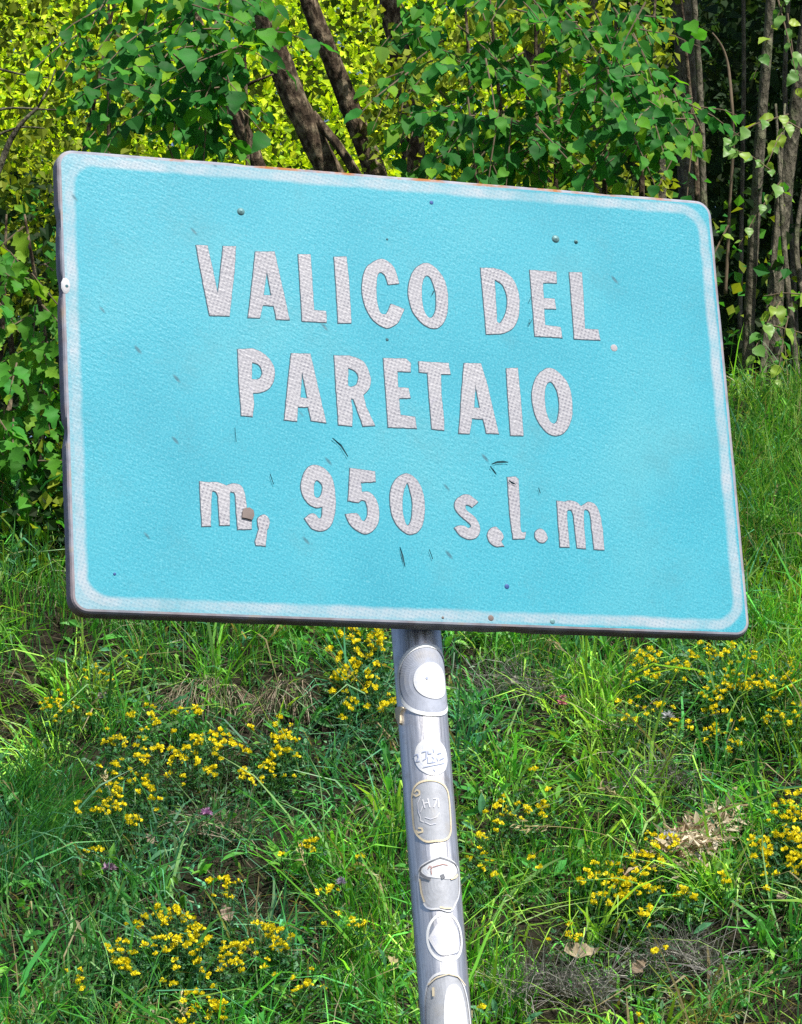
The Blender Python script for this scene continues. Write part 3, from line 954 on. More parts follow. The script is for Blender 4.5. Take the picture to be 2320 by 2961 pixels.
disc_sign('rivet', 697, 612, 0.0052, M_bolt)
disc_sign('rivet', 1607, 691, 0.0055, M_bolt)
disc_sign('rivet', 1666, 699, 0.003, M_bolt)
M_blue = simple('blue_speck', (0.02, 0.08, 0.28), 0.6)
M_pink = simple('pink_smudge', (0.42, 0.40, 0.44), 0.7)
M_spk = simple('grime_speck', (0.04, 0.13, 0.165), 0.8)
for px, py, r, mm in ((1248, 586, 0.0028, M_blue), (1466, 1696, 0.0034, M_blue), (1776, 1006, 0.0050, M_pink), (1420, 1787, 0.004, M_chip),
                      (1598, 1797, 0.0035, M_bolt), (1281, 1786, 0.0018, M_chip), (332, 1660, 0.002, M_blue), (1120, 982, 0.0022, M_spk), (1120, 692, 0.0016, M_spk)):
    disc_sign('paint_speck', px, py, r, mm, z=0.0006, dome=0.0002, sides=9)
for px, py, r in ((190, 826, 0.006),):
    disc_sign('chipped_paint', px, py, r, simple('chipped_white', (0.55, 0.56, 0.6), 0.7), z=0.0008, dome=0.0003, sides=9, ry=0.011)
    disc_sign('dent_hole', px + 3, py + 2, 0.0028, M_spk, z=0.0012, dome=0.0002, sides=9)


def stroke_sign(name, pts, w, mat, z=0.0015):
    P = np.array([to_sign(*p) for p in pts])
    d = nrm(np.gradient(P, axis=0)); nn = np.stack([-d[:, 1], d[:, 0]], 1)
    k = len(P); ww = w * np.sin(np.linspace(0.25, math.pi - 0.25, k))[:, None]
    V = np.vstack([np.column_stack([P - nn * ww / 2, np.full(k, z)]), np.column_stack([P + nn * ww / 2, np.full(k, z + 0.0015)])])
    T = []
    for j in range(k - 1): T += [(j, j + 1, k + j + 1), (j, k + j + 1, k + j)]
    return sign_obj(name, mesh_tris(name, V, np.array(T)), mat, panel)


for pts_, w_ in (([(1420, 1344), (1436, 1338), (1452, 1337), (1468, 1338)], 0.0028), ([(1416, 1350), (1424, 1360), (1430, 1368), (1434, 1374)], 0.0016),
                 ([(1470, 1391), (1480, 1398), (1490, 1402)], 0.002), ([(960, 1268), (985, 1290), (1005, 1322)], 0.002), ([(1155, 1583), (1163, 1610), (1170, 1640)], 0.002),
                 ([(1240, 1590), (1250, 1618)], 0.0014), ([(1535, 858), (1528, 874)], 0.0016), ([(1556, 1412), (1561, 1428)], 0.0016),
                 ([(1246, 856), (1252, 846), (1257, 838)], 0.0016), ([(780, 1372), (790, 1402)], 0.0016), ([(1530, 925), (1528, 940), (1540, 922)], 0.0016), ([(678, 1238), (682, 1280)], 0.0012)):
    stroke_sign('scratch', pts_, w_, M_spk)
# the brown chip stuck beside the first m
c = to_sign(550 + 715 / 4.27, 1320 + 715 / 4.27)
q = np.array([(-.009, .003), (-.007, .008), (.002, .010), (.008, .006), (.009, -.002), (.005, -.009), (-.003, -.007), (-.010, -.006)]) * 0.85 + c
sign_obj('chip', filled('chip', [q[::-1] if area(q) < 0 else q], 0.0028, 0.0024), M_chip, panel)

# ---- post
M_post, nt, out = newmat('galvanised_post'); n = N(nt)
tc = n('TexCoord')
mp = n('Mapping', {'Vector': tc.outputs['Object'], 'Scale': (1.0, 1.0, 0.045)})
st = n('TexNoise', {'Vector': mp.outputs[0], 'Scale': 170.0, 'Detail': 5.0, 'Roughness': 0.65})
bl = n('TexNoise', {'Vector': tc.outputs['Object'], 'Scale': 32.0, 'Detail': 6.0, 'Roughness': 0.7})
c = n.ramp(st.outputs[0], [(0.3, (0.44, 0.425, 0.42)), (0.5, (0.62, 0.61, 0.63)), (0.7, (0.76, 0.75, 0.77))])
c = n.mix(n.range(bl.outputs[0], 0.52, 0.7, 0.0, 0.6), c, (0.36, 0.31, 0.26))
bp = n('Bump', {'Height': n.math('ADD', st.outputs[0], bl.outputs[0]), 'Strength': 0.25, 'Distance': 0.002})
p = n('BsdfPrincipled', {'Base Color': c, 'Metallic': 0.85, 'Roughness': n.range(st.outputs[0], 0.3, 0.7, 0.30, 0.46), 'Normal': bp.outputs[0]})
nt.links.new(p.outputs[0], out.inputs[0])
ex = nrm(np.cross(PD, nrm(CAM - PA)))          # post frame: ez towards the viewer
ez = np.cross(ex, PD)
PM = Matrix(((ex[0], ez[0], PD[0], PA[0]), (ex[1], ez[1], PD[1], PA[1]), (ex[2], ez[2], PD[2], PA[2]), (0, 0, 0, 1)))
Lb = np.linalg.norm(PA - PBASE); Lt = np.linalg.norm(PTOP - PA)
V, T = tube([(0, 0, -Lb), (0, 0, -Lb * .5), (0, 0, Lt - 0.004), (0, 0, Lt)], [POST_R, POST_R, POST_R, POST_R * 0.9], sides=64)


def post_obj(name, me, mat, parent):
    o = bpy.data.objects.new(name, me)
    COL.objects.link(o)
    for m_ in (mat if isinstance(mat, (list, tuple)) else [mat]): me.materials.append(m_)
    o.parent = parent
    o.matrix_parent_inverse = parent_world(parent).inverted()
    o.matrix_basis = PM
    return o


post = post_obj('post', mesh_tris('post', V, T, smooth=True), M_post, sign)
# clamps behind the panel
for zc in (0.08, 0.40):
    th = np.linspace(0, 2 * math.pi, 24, endpoint=False)
    V, T = tube([(0, 0, zc - 0.02), (0, 0, zc + 0.02)], [POST_R + 0.003] * 2, sides=32, cap=False)
    post_obj('clamp', mesh_tris('clamp', V, T, smooth=True), M_alu, sign)
V, T = tube([(0, 0, -Lb + 0.2), (0, 0, -Lb + 0.27), (0, 0, -Lb + 0.275)], [0.11, 0.105, 0.09], sides=24, rough=0.1)
post_obj('footing', mesh_tris('footing', V, T), simple('concrete', (0.3, 0.29, 0.27), 0.9), sign)


def to_post(px, py, rad=POST_R):
    """photo pixel -> (angle from the viewer-facing side, height) on the post"""
    r = nrm(ray(px, py))
    o = CAM - PA
    R3 = np.stack([ex, ez, PD], 1)
    ro, rd = o @ R3, r @ R3
    a = rd[0] ** 2 + rd[1] ** 2; b = 2 * (ro[0] * rd[0] + ro[1] * rd[1]); c = ro[0] ** 2 + ro[1] ** 2 - rad ** 2
    D = b * b - 4 * a * c
    if D < 0:
        t = -b / (2 * a)
    else:
        t = (-b - math.sqrt(D)) / (2 * a)
    p_ = ro + rd * t
    return math.atan2(p_[0], p_[1]), p_[2]


def curved(name, outline, lift, mat, parent, hole=None, thick=0.0005, lumps=0.0, seed=0):
    """a film cut to outline (angle*R, height), wrapped round the post; hole = inner outline with as many points"""
    O = np.asarray(outline, float); m_ = len(O)
    if hole is None:
        c = O.mean(0); K = 7
        rows = [c + (O - c) * k / K for k in range(1, K + 1)]
    else:
        Hh = np.asarray(hole, float); K = 2
        rows = [Hh + (O - Hh) * k / K for k in range(0, K + 1)]
    R2 = np.vstack(rows)
    ang = R2[:, 0] / POST_R
    rr = POST_R + lift + (lumps * fbm(R2[:, 0] * 60 + seed, R2[:, 1] * 60, seed, 3) if lumps else 0)
    V = np.stack([np.sin(ang) * rr, np.cos(ang) * rr, R2[:, 1]], 1)
    T = []
    nr = len(rows)
    if hole is None:
        c = O.mean(0); a = c[0] / POST_R
        V = np.vstack([V, [[math.sin(a) * (POST_R + lift), math.cos(a) * (POST_R + lift), c[1]]]])
        for j in range(m_): T.append((len(V) - 1, j, (j + 1) % m_))
    for k in range(nr - 1):
        for j in range(m_):
            a, b = k * m_ + j, k * m_ + (j + 1) % m_
            T += [(a, a + m_, b + m_), (a, b + m_, b)]
    # outer skirt down to the post
    s0 = (nr - 1) * m_; ang = O[:, 0] / POST_R; base = len(V)
    V = np.vstack([V, np.stack([np.sin(ang) * (POST_R - 0.0004), np.cos(ang) * (POST_R - 0.0004), O[:, 1]], 1)])
    for j in range(m_):
        a, b = s0 + j, s0 + (j + 1) % m_
        T += [(a, base + j, base + (j + 1) % m_), (a, base + (j + 1) % m_, b)]
    return post_obj(name, mesh_tris(name, V, np.array(T), smooth=False), mat, parent)


def poly_on_post(pts, n_=48, smooth_=3):
    P = np.array([to_post(*p) for p in pts]); P[:, 0] *= POST_R
    d = np.r_[0, np.cumsum(np.linalg.norm(np.roll(P, -1, 0) - P, axis=1))]
    Pc = np.vstack([P, P[:1]]); t = np.linspace(0, d[-1], n_, endpoint=False)
    Q = np.stack([np.interp(t, d, Pc[:, 0]), np.interp(t, d, Pc[:, 1])], 1)
    for _ in range(smooth_): Q = (np.roll(Q, 1, 0) + 2 * Q + np.roll(Q, -1, 0)) / 4
    return Q


def ell(cx_, cy_, a, b, n_=48):
    th = np.linspace(0, 2 * math.pi, n_, endpoint=False)
    return np.stack([cx_ + a * np.cos(th), cy_ + b * np.sin(th)], 1)


def shrink(Q, d):
    c = Q.mean(0); v = Q - c
    r = np.linalg.norm(v, axis=1, keepdims=True)
    return c + v * (r - d) / r


def film(name, col, metal=0.0, rough=0.4, mott=None):
    m_, nt_, out_ = newmat(name); n_ = N(nt_)
    tc_ = n_('TexCoord')
    z = n_('TexNoise', {'Vector': tc_.outputs['Object'], 'Scale': 90.0, 'Detail': 5.0, 'Roughness': 0.7})
    z2 = n_('TexNoise', {'Vector': tc_.outputs['Object'], 'Scale': 25.0, 'Detail': 4.0})
    c_ = n_.mix(n_.range(z.outputs[0], 0.45, 0.68), tuple(col), mott or tuple(x * 0.82 for x in col))
    c_ = n_.mix(n_.range(z2.outputs[0], 0.58, 0.72, 0, 0.35), c_, (0.45, 0.38, 0.27))
    p_ = n_('BsdfPrincipled', {'Base Color': c_, 'Roughness': rough, 'Metallic': metal})
    nt_.links.new(p_.outputs[0], out_.inputs[0])
    return m_


F_white = film('white_sticker', (0.70, 0.71, 0.74), 0, 0.5, (0.55, 0.59, 0.70))
F_grey = film('faded_grey_sticker', (0.40, 0.43, 0.52), 0.1, 0.4)
F_cream = film('cream_sticker_rim', (0.74, 0.64, 0.46), 0, 0.6)
F_silver = film('silver_sticker', (0.50, 0.51, 0.55), 0.35, 0.36)
F_pale = film('bleached_sticker', (0.70, 0.70, 0.74), 0, 0.4, (0.50, 0.54, 0.72))
F_ring = film('pale_ring', (0.85, 0.87, 0.90), 0, 0.5)
F_dark = film('sticker_dark_print', (0.16, 0.17, 0.20), 0, 0.7)  # dark print for the shield sticker's marks and outline
F_mid = film('sticker_blue_print', (0.34, 0.40, 0.58), 0, 0.6)
F_red = film('sticker_red_print', (0.42, 0.20, 0.17), 0, 0.6)


def sticker(me_fn, label):
    o = me_fn(); o['label'] = label; return o


# 1 large round sticker, wraps round to the right
a0, z0 = to_post(1150, 1968)
_, zt = to_post(1225, 1861); _, zb = to_post(1262, 2072)
R1 = (zt - zb) / 2; cz = (zt + zb) / 2; ca = a0 * POST_R + R1
big_o = ell(ca, cz, R1, R1, 72)
st1 = curved('sticker', big_o, 0.0006, F_grey, sign); st1['label'] = 'large round grey sticker with white ring wrapped around the post'
curved('ring', ell(ca, cz, R1, R1, 72), 0.0011, F_ring, st1, hole=ell(ca, cz, R1 * 0.90, R1 * 0.90, 72))
curved('disc', ell(ca + 0.004, cz - 0.001, R1 * 0.52, R1 * 0.50, 48), 0.0013, F_white, st1)
curved('disc_mark', ell(ca - 0.004, cz + 0.002, 0.0016, 0.0016, 12), 0.0019, F_mid, st1)

# torn beige flap under it
fl = poly_on_post([(1143, 2050), (1160, 2043), (1174, 2046), (1162, 2062), (1163, 2090), (1158, 2100), (1152, 2078), (1142, 2074)], 24, 1)
st0 = curved('peeled_flap', fl, 0.003, F_cream, sign); st0['label'] = 'torn beige flap of old sticker paper'

# 2 small round white sticker with faded lettering
P2 = poly_on_post([(1198, 2190), (1205, 2157), (1225, 2137), (1248, 2133), (1272, 2142), (1289, 2168), (1294, 2200), (1288, 2228), (1264, 2244), (1240, 2242), (1214, 2226), (1202, 2208)], 48, 2)
st2 = curved('sticker', P2, 0.0007, F_white, sign); st2['label'] = 'small round white sticker with faded lettering'


def strokes_on(parent, strokes, w, mat, lift, name='faded_print'):
    mb = MB()
    for pts_ in strokes:
        P = np.array([to_post(*q_) for q_ in pts_]); P[:, 0] *= POST_R
        t = np.linspace(0, len(P) - 1, (len(P) - 1) * 4 + 1)
        P = np.stack([np.interp(t, np.arange(len(P)), P[:, k]) for k in (0, 1)], 1)
        d = nrm(np.gradient(P, axis=0)); nn = np.stack([-d[:, 1], d[:, 0]], 1)
        W_ = w / 2
        R2 = np.vstack([P - nn * W_, P + nn * W_])
        a = R2[:, 0] / POST_R; rr = POST_R + lift
        k = len(P)
        T = []
        for j in range(k - 1): T += [(j, j + 1, k + j + 1), (j, k + j + 1, k + j)]
        mb.add(np.stack([np.sin(a) * rr, np.cos(a) * rr, R2[:, 1]], 1), T)
    return post_obj(name, mb.mesh(name), mat, parent)


def s2(x, y): return (1130 + x / 6.414, 2120 + y / 6.412)


strokes_on(st2, [[s2(440, 420), s2(500, 390), s2(520, 450), s2(480, 530), s2(550, 520)], [s2(580, 360), s2(660, 340), s2(660, 470), s2(600, 510)],
                 [s2(690, 330), s2(700, 390), s2(760, 380)], [s2(780, 290), s2(800, 360)], [s2(690, 440), s2(690, 560), s2(760, 550)], [s2(760, 440), s2(800, 470), s2(760, 550), s2(830, 540)],
                 [s2(850, 460), s2(870, 520)], [s2(860, 390), s2(930, 370)], [s2(900, 500), s2(980, 460)]], 0.0012, F_mid, 0.0013)
strokes_on(st2, [[s2(600, 640), s2(700, 620), s2(850, 590), s2(980, 560)], [s2(790, 670), s2(820, 710)]], 0.0009, F_mid, 0.0013)

# 3 rounded rectangle with cream rim
P3 = poly_on_post([s2(385, 1180), s2(420, 1010), s2(520, 900), s2(680, 855), s2(850, 865), s2(980, 930), s2(1060, 1060), s2(1095, 1300), s2(1115, 1600), s2(1120, 1850), s2(1070, 1970), s2(960, 2020), s2(820, 2020), s2(690, 2045), s2(600, 2010), s2(480, 1900), s2(425, 1780), s2(400, 1500)], 64, 1)
st3 = curved('sticker', P3, 0.0006, F_silver, sign); st3['label'] = 'silver rounded oblong sticker with cream rim and faint letters'
curved('rim', P3, 0.0012, F_cream, st3, hole=shrink(P3, 0.0026))
strokes_on(st3, [[s2(600, 1230), s2(640, 1390)], [s2(690, 1210), s2(730, 1380)], [s2(625, 1300), s2(710, 1290)], [s2(790, 1220), s2(860, 1210), s2(800, 1380)], [s2(880, 1210), s2(890, 1380)]], 0.0016, F_pale, 0.0012, 'faded_letters')
strokes_on(st3, [[s2(560, 1180), s2(510, 1300), s2(520, 1450), s2(560, 1560), s2(560, 1620), s2(620, 1650)], [s2(600, 1350), s2(560, 1470)], [s2(640, 1560), s2(740, 1600), s2(850, 1560), s2(900, 1480)], [s2(640, 1650), s2(740, 1700), s2(840, 1680)]], 0.0010, F_pale, 0.0012, 'faded_emblem')
strokes_on(st3, [[s2(430, 1130), s2(480, 1170), s2(540, 1140), s2(540, 1080), s2(490, 1050), s2(450, 1100)], [s2(480, 1800), s2(520, 1850), s2(600, 1830), s2(590, 1770), s2(520, 1760)]], 0.0022, F_cream, 0.0012, 'peeled_patch')


def s3(x, y): return (1150 + x / 6.057, 2440 + y / 6.056)


# 4 shield sticker
P4 = poly_on_post([s3(365, 480), s3(400, 390), s3(560, 290), s3(720, 215), s3(860, 240), s3(1010, 340), s3(1060, 450), s3(1080, 800), s3(1060, 960), s3(1000, 1080), s3(960, 1180), s3(880, 1210), s3(740, 1150), s3(600, 1165), s3(500, 1130), s3(420, 980), s3(380, 760)], 64, 1)
st4 = curved('sticker', P4, 0.0007, F_silver, sign, lumps=0.0006, seed=3); st4['label'] = 'white shield shaped sticker with pinkish rim and dark marks'
curved('rim', P4, 0.0013, F_white, st4, hole=shrink(P4, 0.0020), lumps=0.0005, seed=3)
P4b = poly_on_post([s3(410, 480), s3(450, 400), s3(600, 310), s3(740, 265), s3(860, 290), s3(990, 370), s3(1030, 470), s3(1000, 560), s3(900, 630), s3(740, 610), s3(580, 590), s3(470, 560)], 40, 1)
curved('shield_top', P4b, 0.0012, F_white, st4)
strokes_on(st4, [[s3(410, 520), s3(470, 570), s3(580, 630)]], 0.0034, F_dark, 0.0019, 'dark_mark')
strokes_on(st4, [[s3(770, 540), s3(790, 590), s3(800, 610)]], 0.0048, F_dark, 0.0019, 'dark_mark')
strokes_on(st4, [[s3(920, 620), s3(1000, 590), s3(1035, 540)]], 0.0026, F_cream, 0.0019, 'rusty_mark')
strokes_on(st4, [[s3(540, 440), s3(570, 390), s3(610, 420), s3(580, 450)], [s3(620, 410), s3(720, 380), s3(790, 360), s3(870, 380)], [s3(590, 460), s3(600, 540)]], 0.0009, F_red, 0.0019, 'red_script')
strokes_on(st4, [[s3(740, 1110), s3(820, 1130), s3(940, 1130)], [s3(400, 620), s3(430, 860), s3(480, 1020)]], 0.0022, F_cream, 0.0019, 'rusty_edge')
strokes_on(st4, [[s3(395, 500), s3(410, 420), s3(560, 320), s3(740, 245)], [s3(740, 245), s3(880, 290), s3(1020, 380)]], 0.0012, F_dark, 0.0021, 'dark_outline')

# 5 small bleached sticker with one pointed side and a faint ring round it
P5r = ell(*(np.array([to_post(*s3(850, 1640))[0] * POST_R, to_post(*s3(850, 1640))[1]])), 0.0255, 0.031, 56)
st5 = curved('sticker', poly_on_post([s3(545, 1660), s3(600, 1560), s3(680, 1420), s3(780, 1350), s3(900, 1350), s3(1000, 1420), s3(1060, 1560), s3(1080, 1750), s3(1060, 1900), s3(980, 1930), s3(860, 1960), s3(760, 1960), s3(680, 1890), s3(600, 1760)], 48, 1), 0.0009, F_pale, sign)
st5['label'] = 'small bleached sticker with one pointed side, second from the bottom'
curved('old_glue_ring', P5r, 0.0004, F_ring, st5, hole=shrink(P5r, 0.0035))

# 6 tall arched sticker running out of the picture below
def s4(x, y): return (1050 + x / 3.885, 2400 + y / 3.886)


c6a, c6z = to_post(*s4(960, 2150))
c6a *= POST_R
_, z6t = to_post(*s4(980, 1590))
h6 = z6t - c6z
th = np.linspace(0, 2 * math.pi, 64, endpoint=False)
sup = lambda v, e: np.sign(v) * np.abs(v) ** e
P6 = np.stack([c6a + 0.034 * sup(np.cos(th), 0.75), c6z - 0.02 + (h6 + 0.02) * sup(np.sin(th), 0.75)], 1)
st6 = curved('sticker', P6, 0.0007, F_silver, sign); st6['label'] = 'tall arched silver sticker at the lowest visible end of the post'
curved('rim', P6, 0.0014, F_white, st6, hole=shrink(P6, 0.0032))
P6b = np.stack([c6a + 0.010 + 0.016 * sup(np.cos(th), 0.8), c6z - 0.02 + (h6 + 0.004) * sup(np.sin(th), 0.8)], 1)
curved('white_field', P6b, 0.0013, F_white, st6)
strokes_on(st6, [[s4(740, 1740), s4(830, 1660), s4(960, 1620), s4(1060, 1650), s4(1140, 1750)]], 0.0014, F_cream, 0.0020, 'rim_line')
strokes_on(st6, [[s4(795, 1770), s4(798, 1870)]], 0.0030, F_cream, 0.0020, 'cream_mark')


# ------------------------------------------------------------------ trees
def leaf_template(segs=6, width=0.42, teeth=True, peak=0.38):
    ts = np.linspace(0, 1, segs + 1)
    V = []; T = []
    for k, t in enumerate(ts):
        # ovate, with a drawn out tip
        wv = width * (math.sin(math.pi * min(1, t ** 0.75)) ** 0.85 if 0 < t < 1 else 0) * (1 - 0.25 * t)
        if teeth and 0 < k < segs: wv *= 1.0 + (0.07 if k % 2 else -0.06)
        zc = -0.16 * t * t
        V += [(-wv, t, zc + wv * 0.28), (0, t, zc), (wv, t, zc + wv * 0.24)]
    for k in range(segs):
        a = 3 * k
        T += [(a, a + 1, a + 4), (a, a + 4, a + 3), (a + 1, a + 2, a + 5), (a + 1, a + 5, a + 4)]
    return np.array(V), np.array(T)


LV, LT = leaf_template(8)
LV2, LT2 = leaf_template(5, 0.36, False)
# lobed leaf
LVo, LTo = leaf_template(8, 0.40, False)
LVo = LVo.copy()
for k in range(9):
    f = 1.15 if k in (3, 5, 7) else 0.72
    LVo[3 * k, 0] *= f; LVo[3 * k + 2, 0] *= f
SV = np.array([(0, 0, 0), (0.4, 0.45, 0.12), (0, 1, -0.08), (-0.4, 0.45, 0.12)], float)   # small far leaf
ST = np.array([(0, 1, 2), (0, 2, 3)])

leaf_meshes = {}
for nm, (v, t, mt) in {'hazel': (LV, LT, M_leaf), 'oak': (LVo, LTo, M_leaf2), 'pale': (LV, LT, M_leafp)}.items():
    ms = []
    for k in range(3):
        vv = v.copy()
        vv[:, 2] -= (0.12 * k - 0.1) * vv[:, 1] ** 2
        vv[:, 0] += (0.08 * (k - 1)) * vv[:, 1] ** 2
        vv[:, 2] += 0.04 * np.sin(vv[:, 1] * 9 + k)
        me = mesh_tris('leaf', vv, t, smooth=True)
        me.materials.append(mt); ms.append(me)
    leaf_meshes[nm] = ms


def mat4(R, p):
    return Matrix(((R[0, 0], R[0, 1], R[0, 2], p[0]), (R[1, 0], R[1, 1], R[1, 2], p[1]), (R[2, 0], R[2, 1], R[2, 2], p[2]), (0, 0, 0, 1)))


def twig_leaves(start, dirv, length, nl, size):
    """leaf frames along a drooping twig"""
    t = (np.arange(nl) + 0.6) / nl
    d = nrm(dirv)
    pts = start + d[None] * (t * length)[:, None]
    pts[:, 2] -= 0.25 * length * t ** 2
    side = nrm(np.cross(d, np.array([0, -0.6, 0.8])))
    sgn = np.where(np.arange(nl) % 2, 1, -1)[:, None]
    ld = nrm(side * sgn * 0.75 + d * 0.35 + np.array([0, -0.15, -0.75]) + rng.normal(0, 0.28, (nl, 3)))
    zd = nrm(np.array([0.1, -0.8, 0.55]) + rng.normal(0, 0.38, (nl, 3)))
    sc = size * rng.uniform(0.5, 1.2, nl)
    end = start + d * length - np.array([0, 0, 0.25 * length])
    return frames(ld, zd, sc), pts, (start, pts[nl // 2], end)


def make_tree(name, trunk_paths, radii, bark, label, cat, group=None, front=None, cols=None, crown_pts=None, crown_size=0.1, crown_cols=None, tmpl='hazel', max_ind=300, twigs=True, rough=0.10, base=None, step=0.045, sides=18):
    """tree > trunk, crown (> leaf...).  front: list of (start, dir, len, nleaf, size)"""
    p0 = np.asarray(trunk_paths[0][0])
    root = empty(name, p0)
    props(root, label, cat, group)
    for k, (pth, rd) in enumerate(zip(trunk_paths, radii)):
        V, T = tube(pth, rd, sides=sides, rough=rough, seed=int(abs(p0[0] * 100)) + k * 3, step=step)
        link('trunk' if k == 0 else 'limb', mesh_tris('trunk', V, T, smooth=True), bark, root)
    RR, PP, TW = [], [], []
    for fr in (front or []):
        R, P, tw = twig_leaves(*fr)
        RR.append(R); PP.append(P); TW.append(tw)
    mb = MB()
    ind = None
    if RR:
        RR = np.concatenate(RR); PP = np.concatenate(PP)
        d = np.linalg.norm(PP - CAM, axis=1)
        px, py = proj(PP)
        seen = (px > -60) & (px < 2380) & (py > -80) & (py < 3000)
        order = np.argsort(d + np.where(seen, 0, 50))
        ind = order[:max_ind]; rest = order[max_ind:]
        if len(rest):
            v, t = {'hazel': (LV, LT), 'oak': (LVo, LTo), 'pale': (LV, LT)}[tmpl]
            n_ = len(rest); m_ = len(v)
            Vv = np.einsum('nij,mj->nmi', RR[rest], v) + PP[rest][:, None]
            Tt = (t[None] + (np.arange(n_) * m_)[:, None, None]).reshape(-1, 3)
            cc = np.array(cols)[rng.integers(len(cols), size=n_)] * rng.uniform(0.75, 1.25, (n_, 1))
            mb.V.append(Vv.reshape(-1, 3)); mb.T.append(Tt + mb.n); mb.n += n_ * m_
            mb.C.append(np.repeat(cc, m_, 0)); mb.M.append(np.zeros(len(Tt), int))
    if crown_pts is not None:
        n_ = len(crown_pts); m_ = 4
        ld = nrm(rng.normal(0, 0.7, (n_, 3)) + np.array([0, 0, -0.5]))
        zd = nrm(np.array([0.1, -0.3, 0.7]) + rng.normal(0, 0.5, (n_, 3)))
        R = frames(ld, zd, crown_size * rng.uniform(0.6, 1.3, n_))
        Vv = np.einsum('nij,mj->nmi', R, SV) + crown_pts[:, None]
        Tt = (ST[None] + (np.arange(n_) * m_)[:, None, None]).reshape(-1, 3)
        cc = np.array(crown_cols or cols)[rng.integers(len(crown_cols or cols), size=n_)] * rng.uniform(0.7, 1.3, (n_, 1))
        mb.V.append(Vv.reshape(-1, 3)); mb.T.append(Tt + mb.n); mb.n += n_ * m_
        mb.C.append(np.repeat(cc, m_, 0)); mb.M.append(np.zeros(len(Tt), int))
    crown = None
    if mb.n:
        crown = link('crown', mb.mesh('crown'), M_leafmass, root)
        crown['kind'] = 'stuff'
    if TW and twigs:
        tb_ = MB()
        for (a, b, c) in TW:
            V, T = tube([a, b, c], [0.0032, 0.0022, 0.001], sides=5, cap=False)
            tb_.add(V, T, (0.12, 0.09, 0.05))
        link('twigs', tb_.mesh('twigs'), M_twig, root)['kind'] = 'stuff'
    if ind is not None:
        par = crown if crown is not None else root
        pinv = parent_world(par).inverted()
        ms = leaf_meshes[tmpl]
        for k in ind:
            o = bpy.data.objects.new('leaf', ms[int(rng.integers(len(ms)))])
            COL.objects.link(o); o.parent = par
            o.matrix_parent_inverse = pinv
            o.matrix_basis = mat4(RR[k], PP[k])
    return root


def path_px(pts, d, down=None):
    """trunk through photo pixels at a given distance, continued to the ground and upwards"""
    P = [at(px, py, d + (p_[2] if len(p_) > 2 else 0)) for p_ in pts for px, py in [p_[:2]]]
    P = P[::-1]                                   # bottom first
    lo = P[0]; dirn = nrm(P[0] - P[1]) if len(P) > 1 else np.array([0, 0, -1.0])
    dirn = nrm(dirn * 0.6 + np.array([0, 0, -0.4]))
    for _ in range(200):
        if lo[2] < ground_z(lo[0], lo[1]) - 0.12: break
        lo = lo + dirn * 0.06
    hi = P[-1]; du = nrm(P[-1] - P[-2])
    return [lo] + P + [hi + du * 0.9 + np.array([0, 0, 0.3]), hi + du * 1.8 + np.array([0, 0, 0.9])]


def blob(c, r, n_):
    p = rnd_dirs(n_) * (rng.random((n_, 1)) ** 0.45)
    return np.asarray(c) + p * np.asarray(r)


def clumpy(c, r, nclump, per, cr):
    cs = blob(c, r, nclump)
    return np.concatenate([blob(q_, cr, per) for q_ in cs])


GREEN = [(0.03, 0.16, 0.03), (0.05, 0.23, 0.03), (0.08, 0.27, 0.03), (0.16, 0.33, 0.03)]
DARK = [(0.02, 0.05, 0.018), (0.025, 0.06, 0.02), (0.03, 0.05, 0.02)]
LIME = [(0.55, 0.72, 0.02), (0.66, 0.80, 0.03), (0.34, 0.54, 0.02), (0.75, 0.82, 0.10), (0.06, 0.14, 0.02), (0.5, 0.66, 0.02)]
OLIVE = [(0.18, 0.24, 0.02), (0.26, 0.32, 0.03), (0.09, 0.16, 0.02), (0.34, 0.40, 0.05)]


def seg_top(path, k=-1): return np.asarray(path[k])


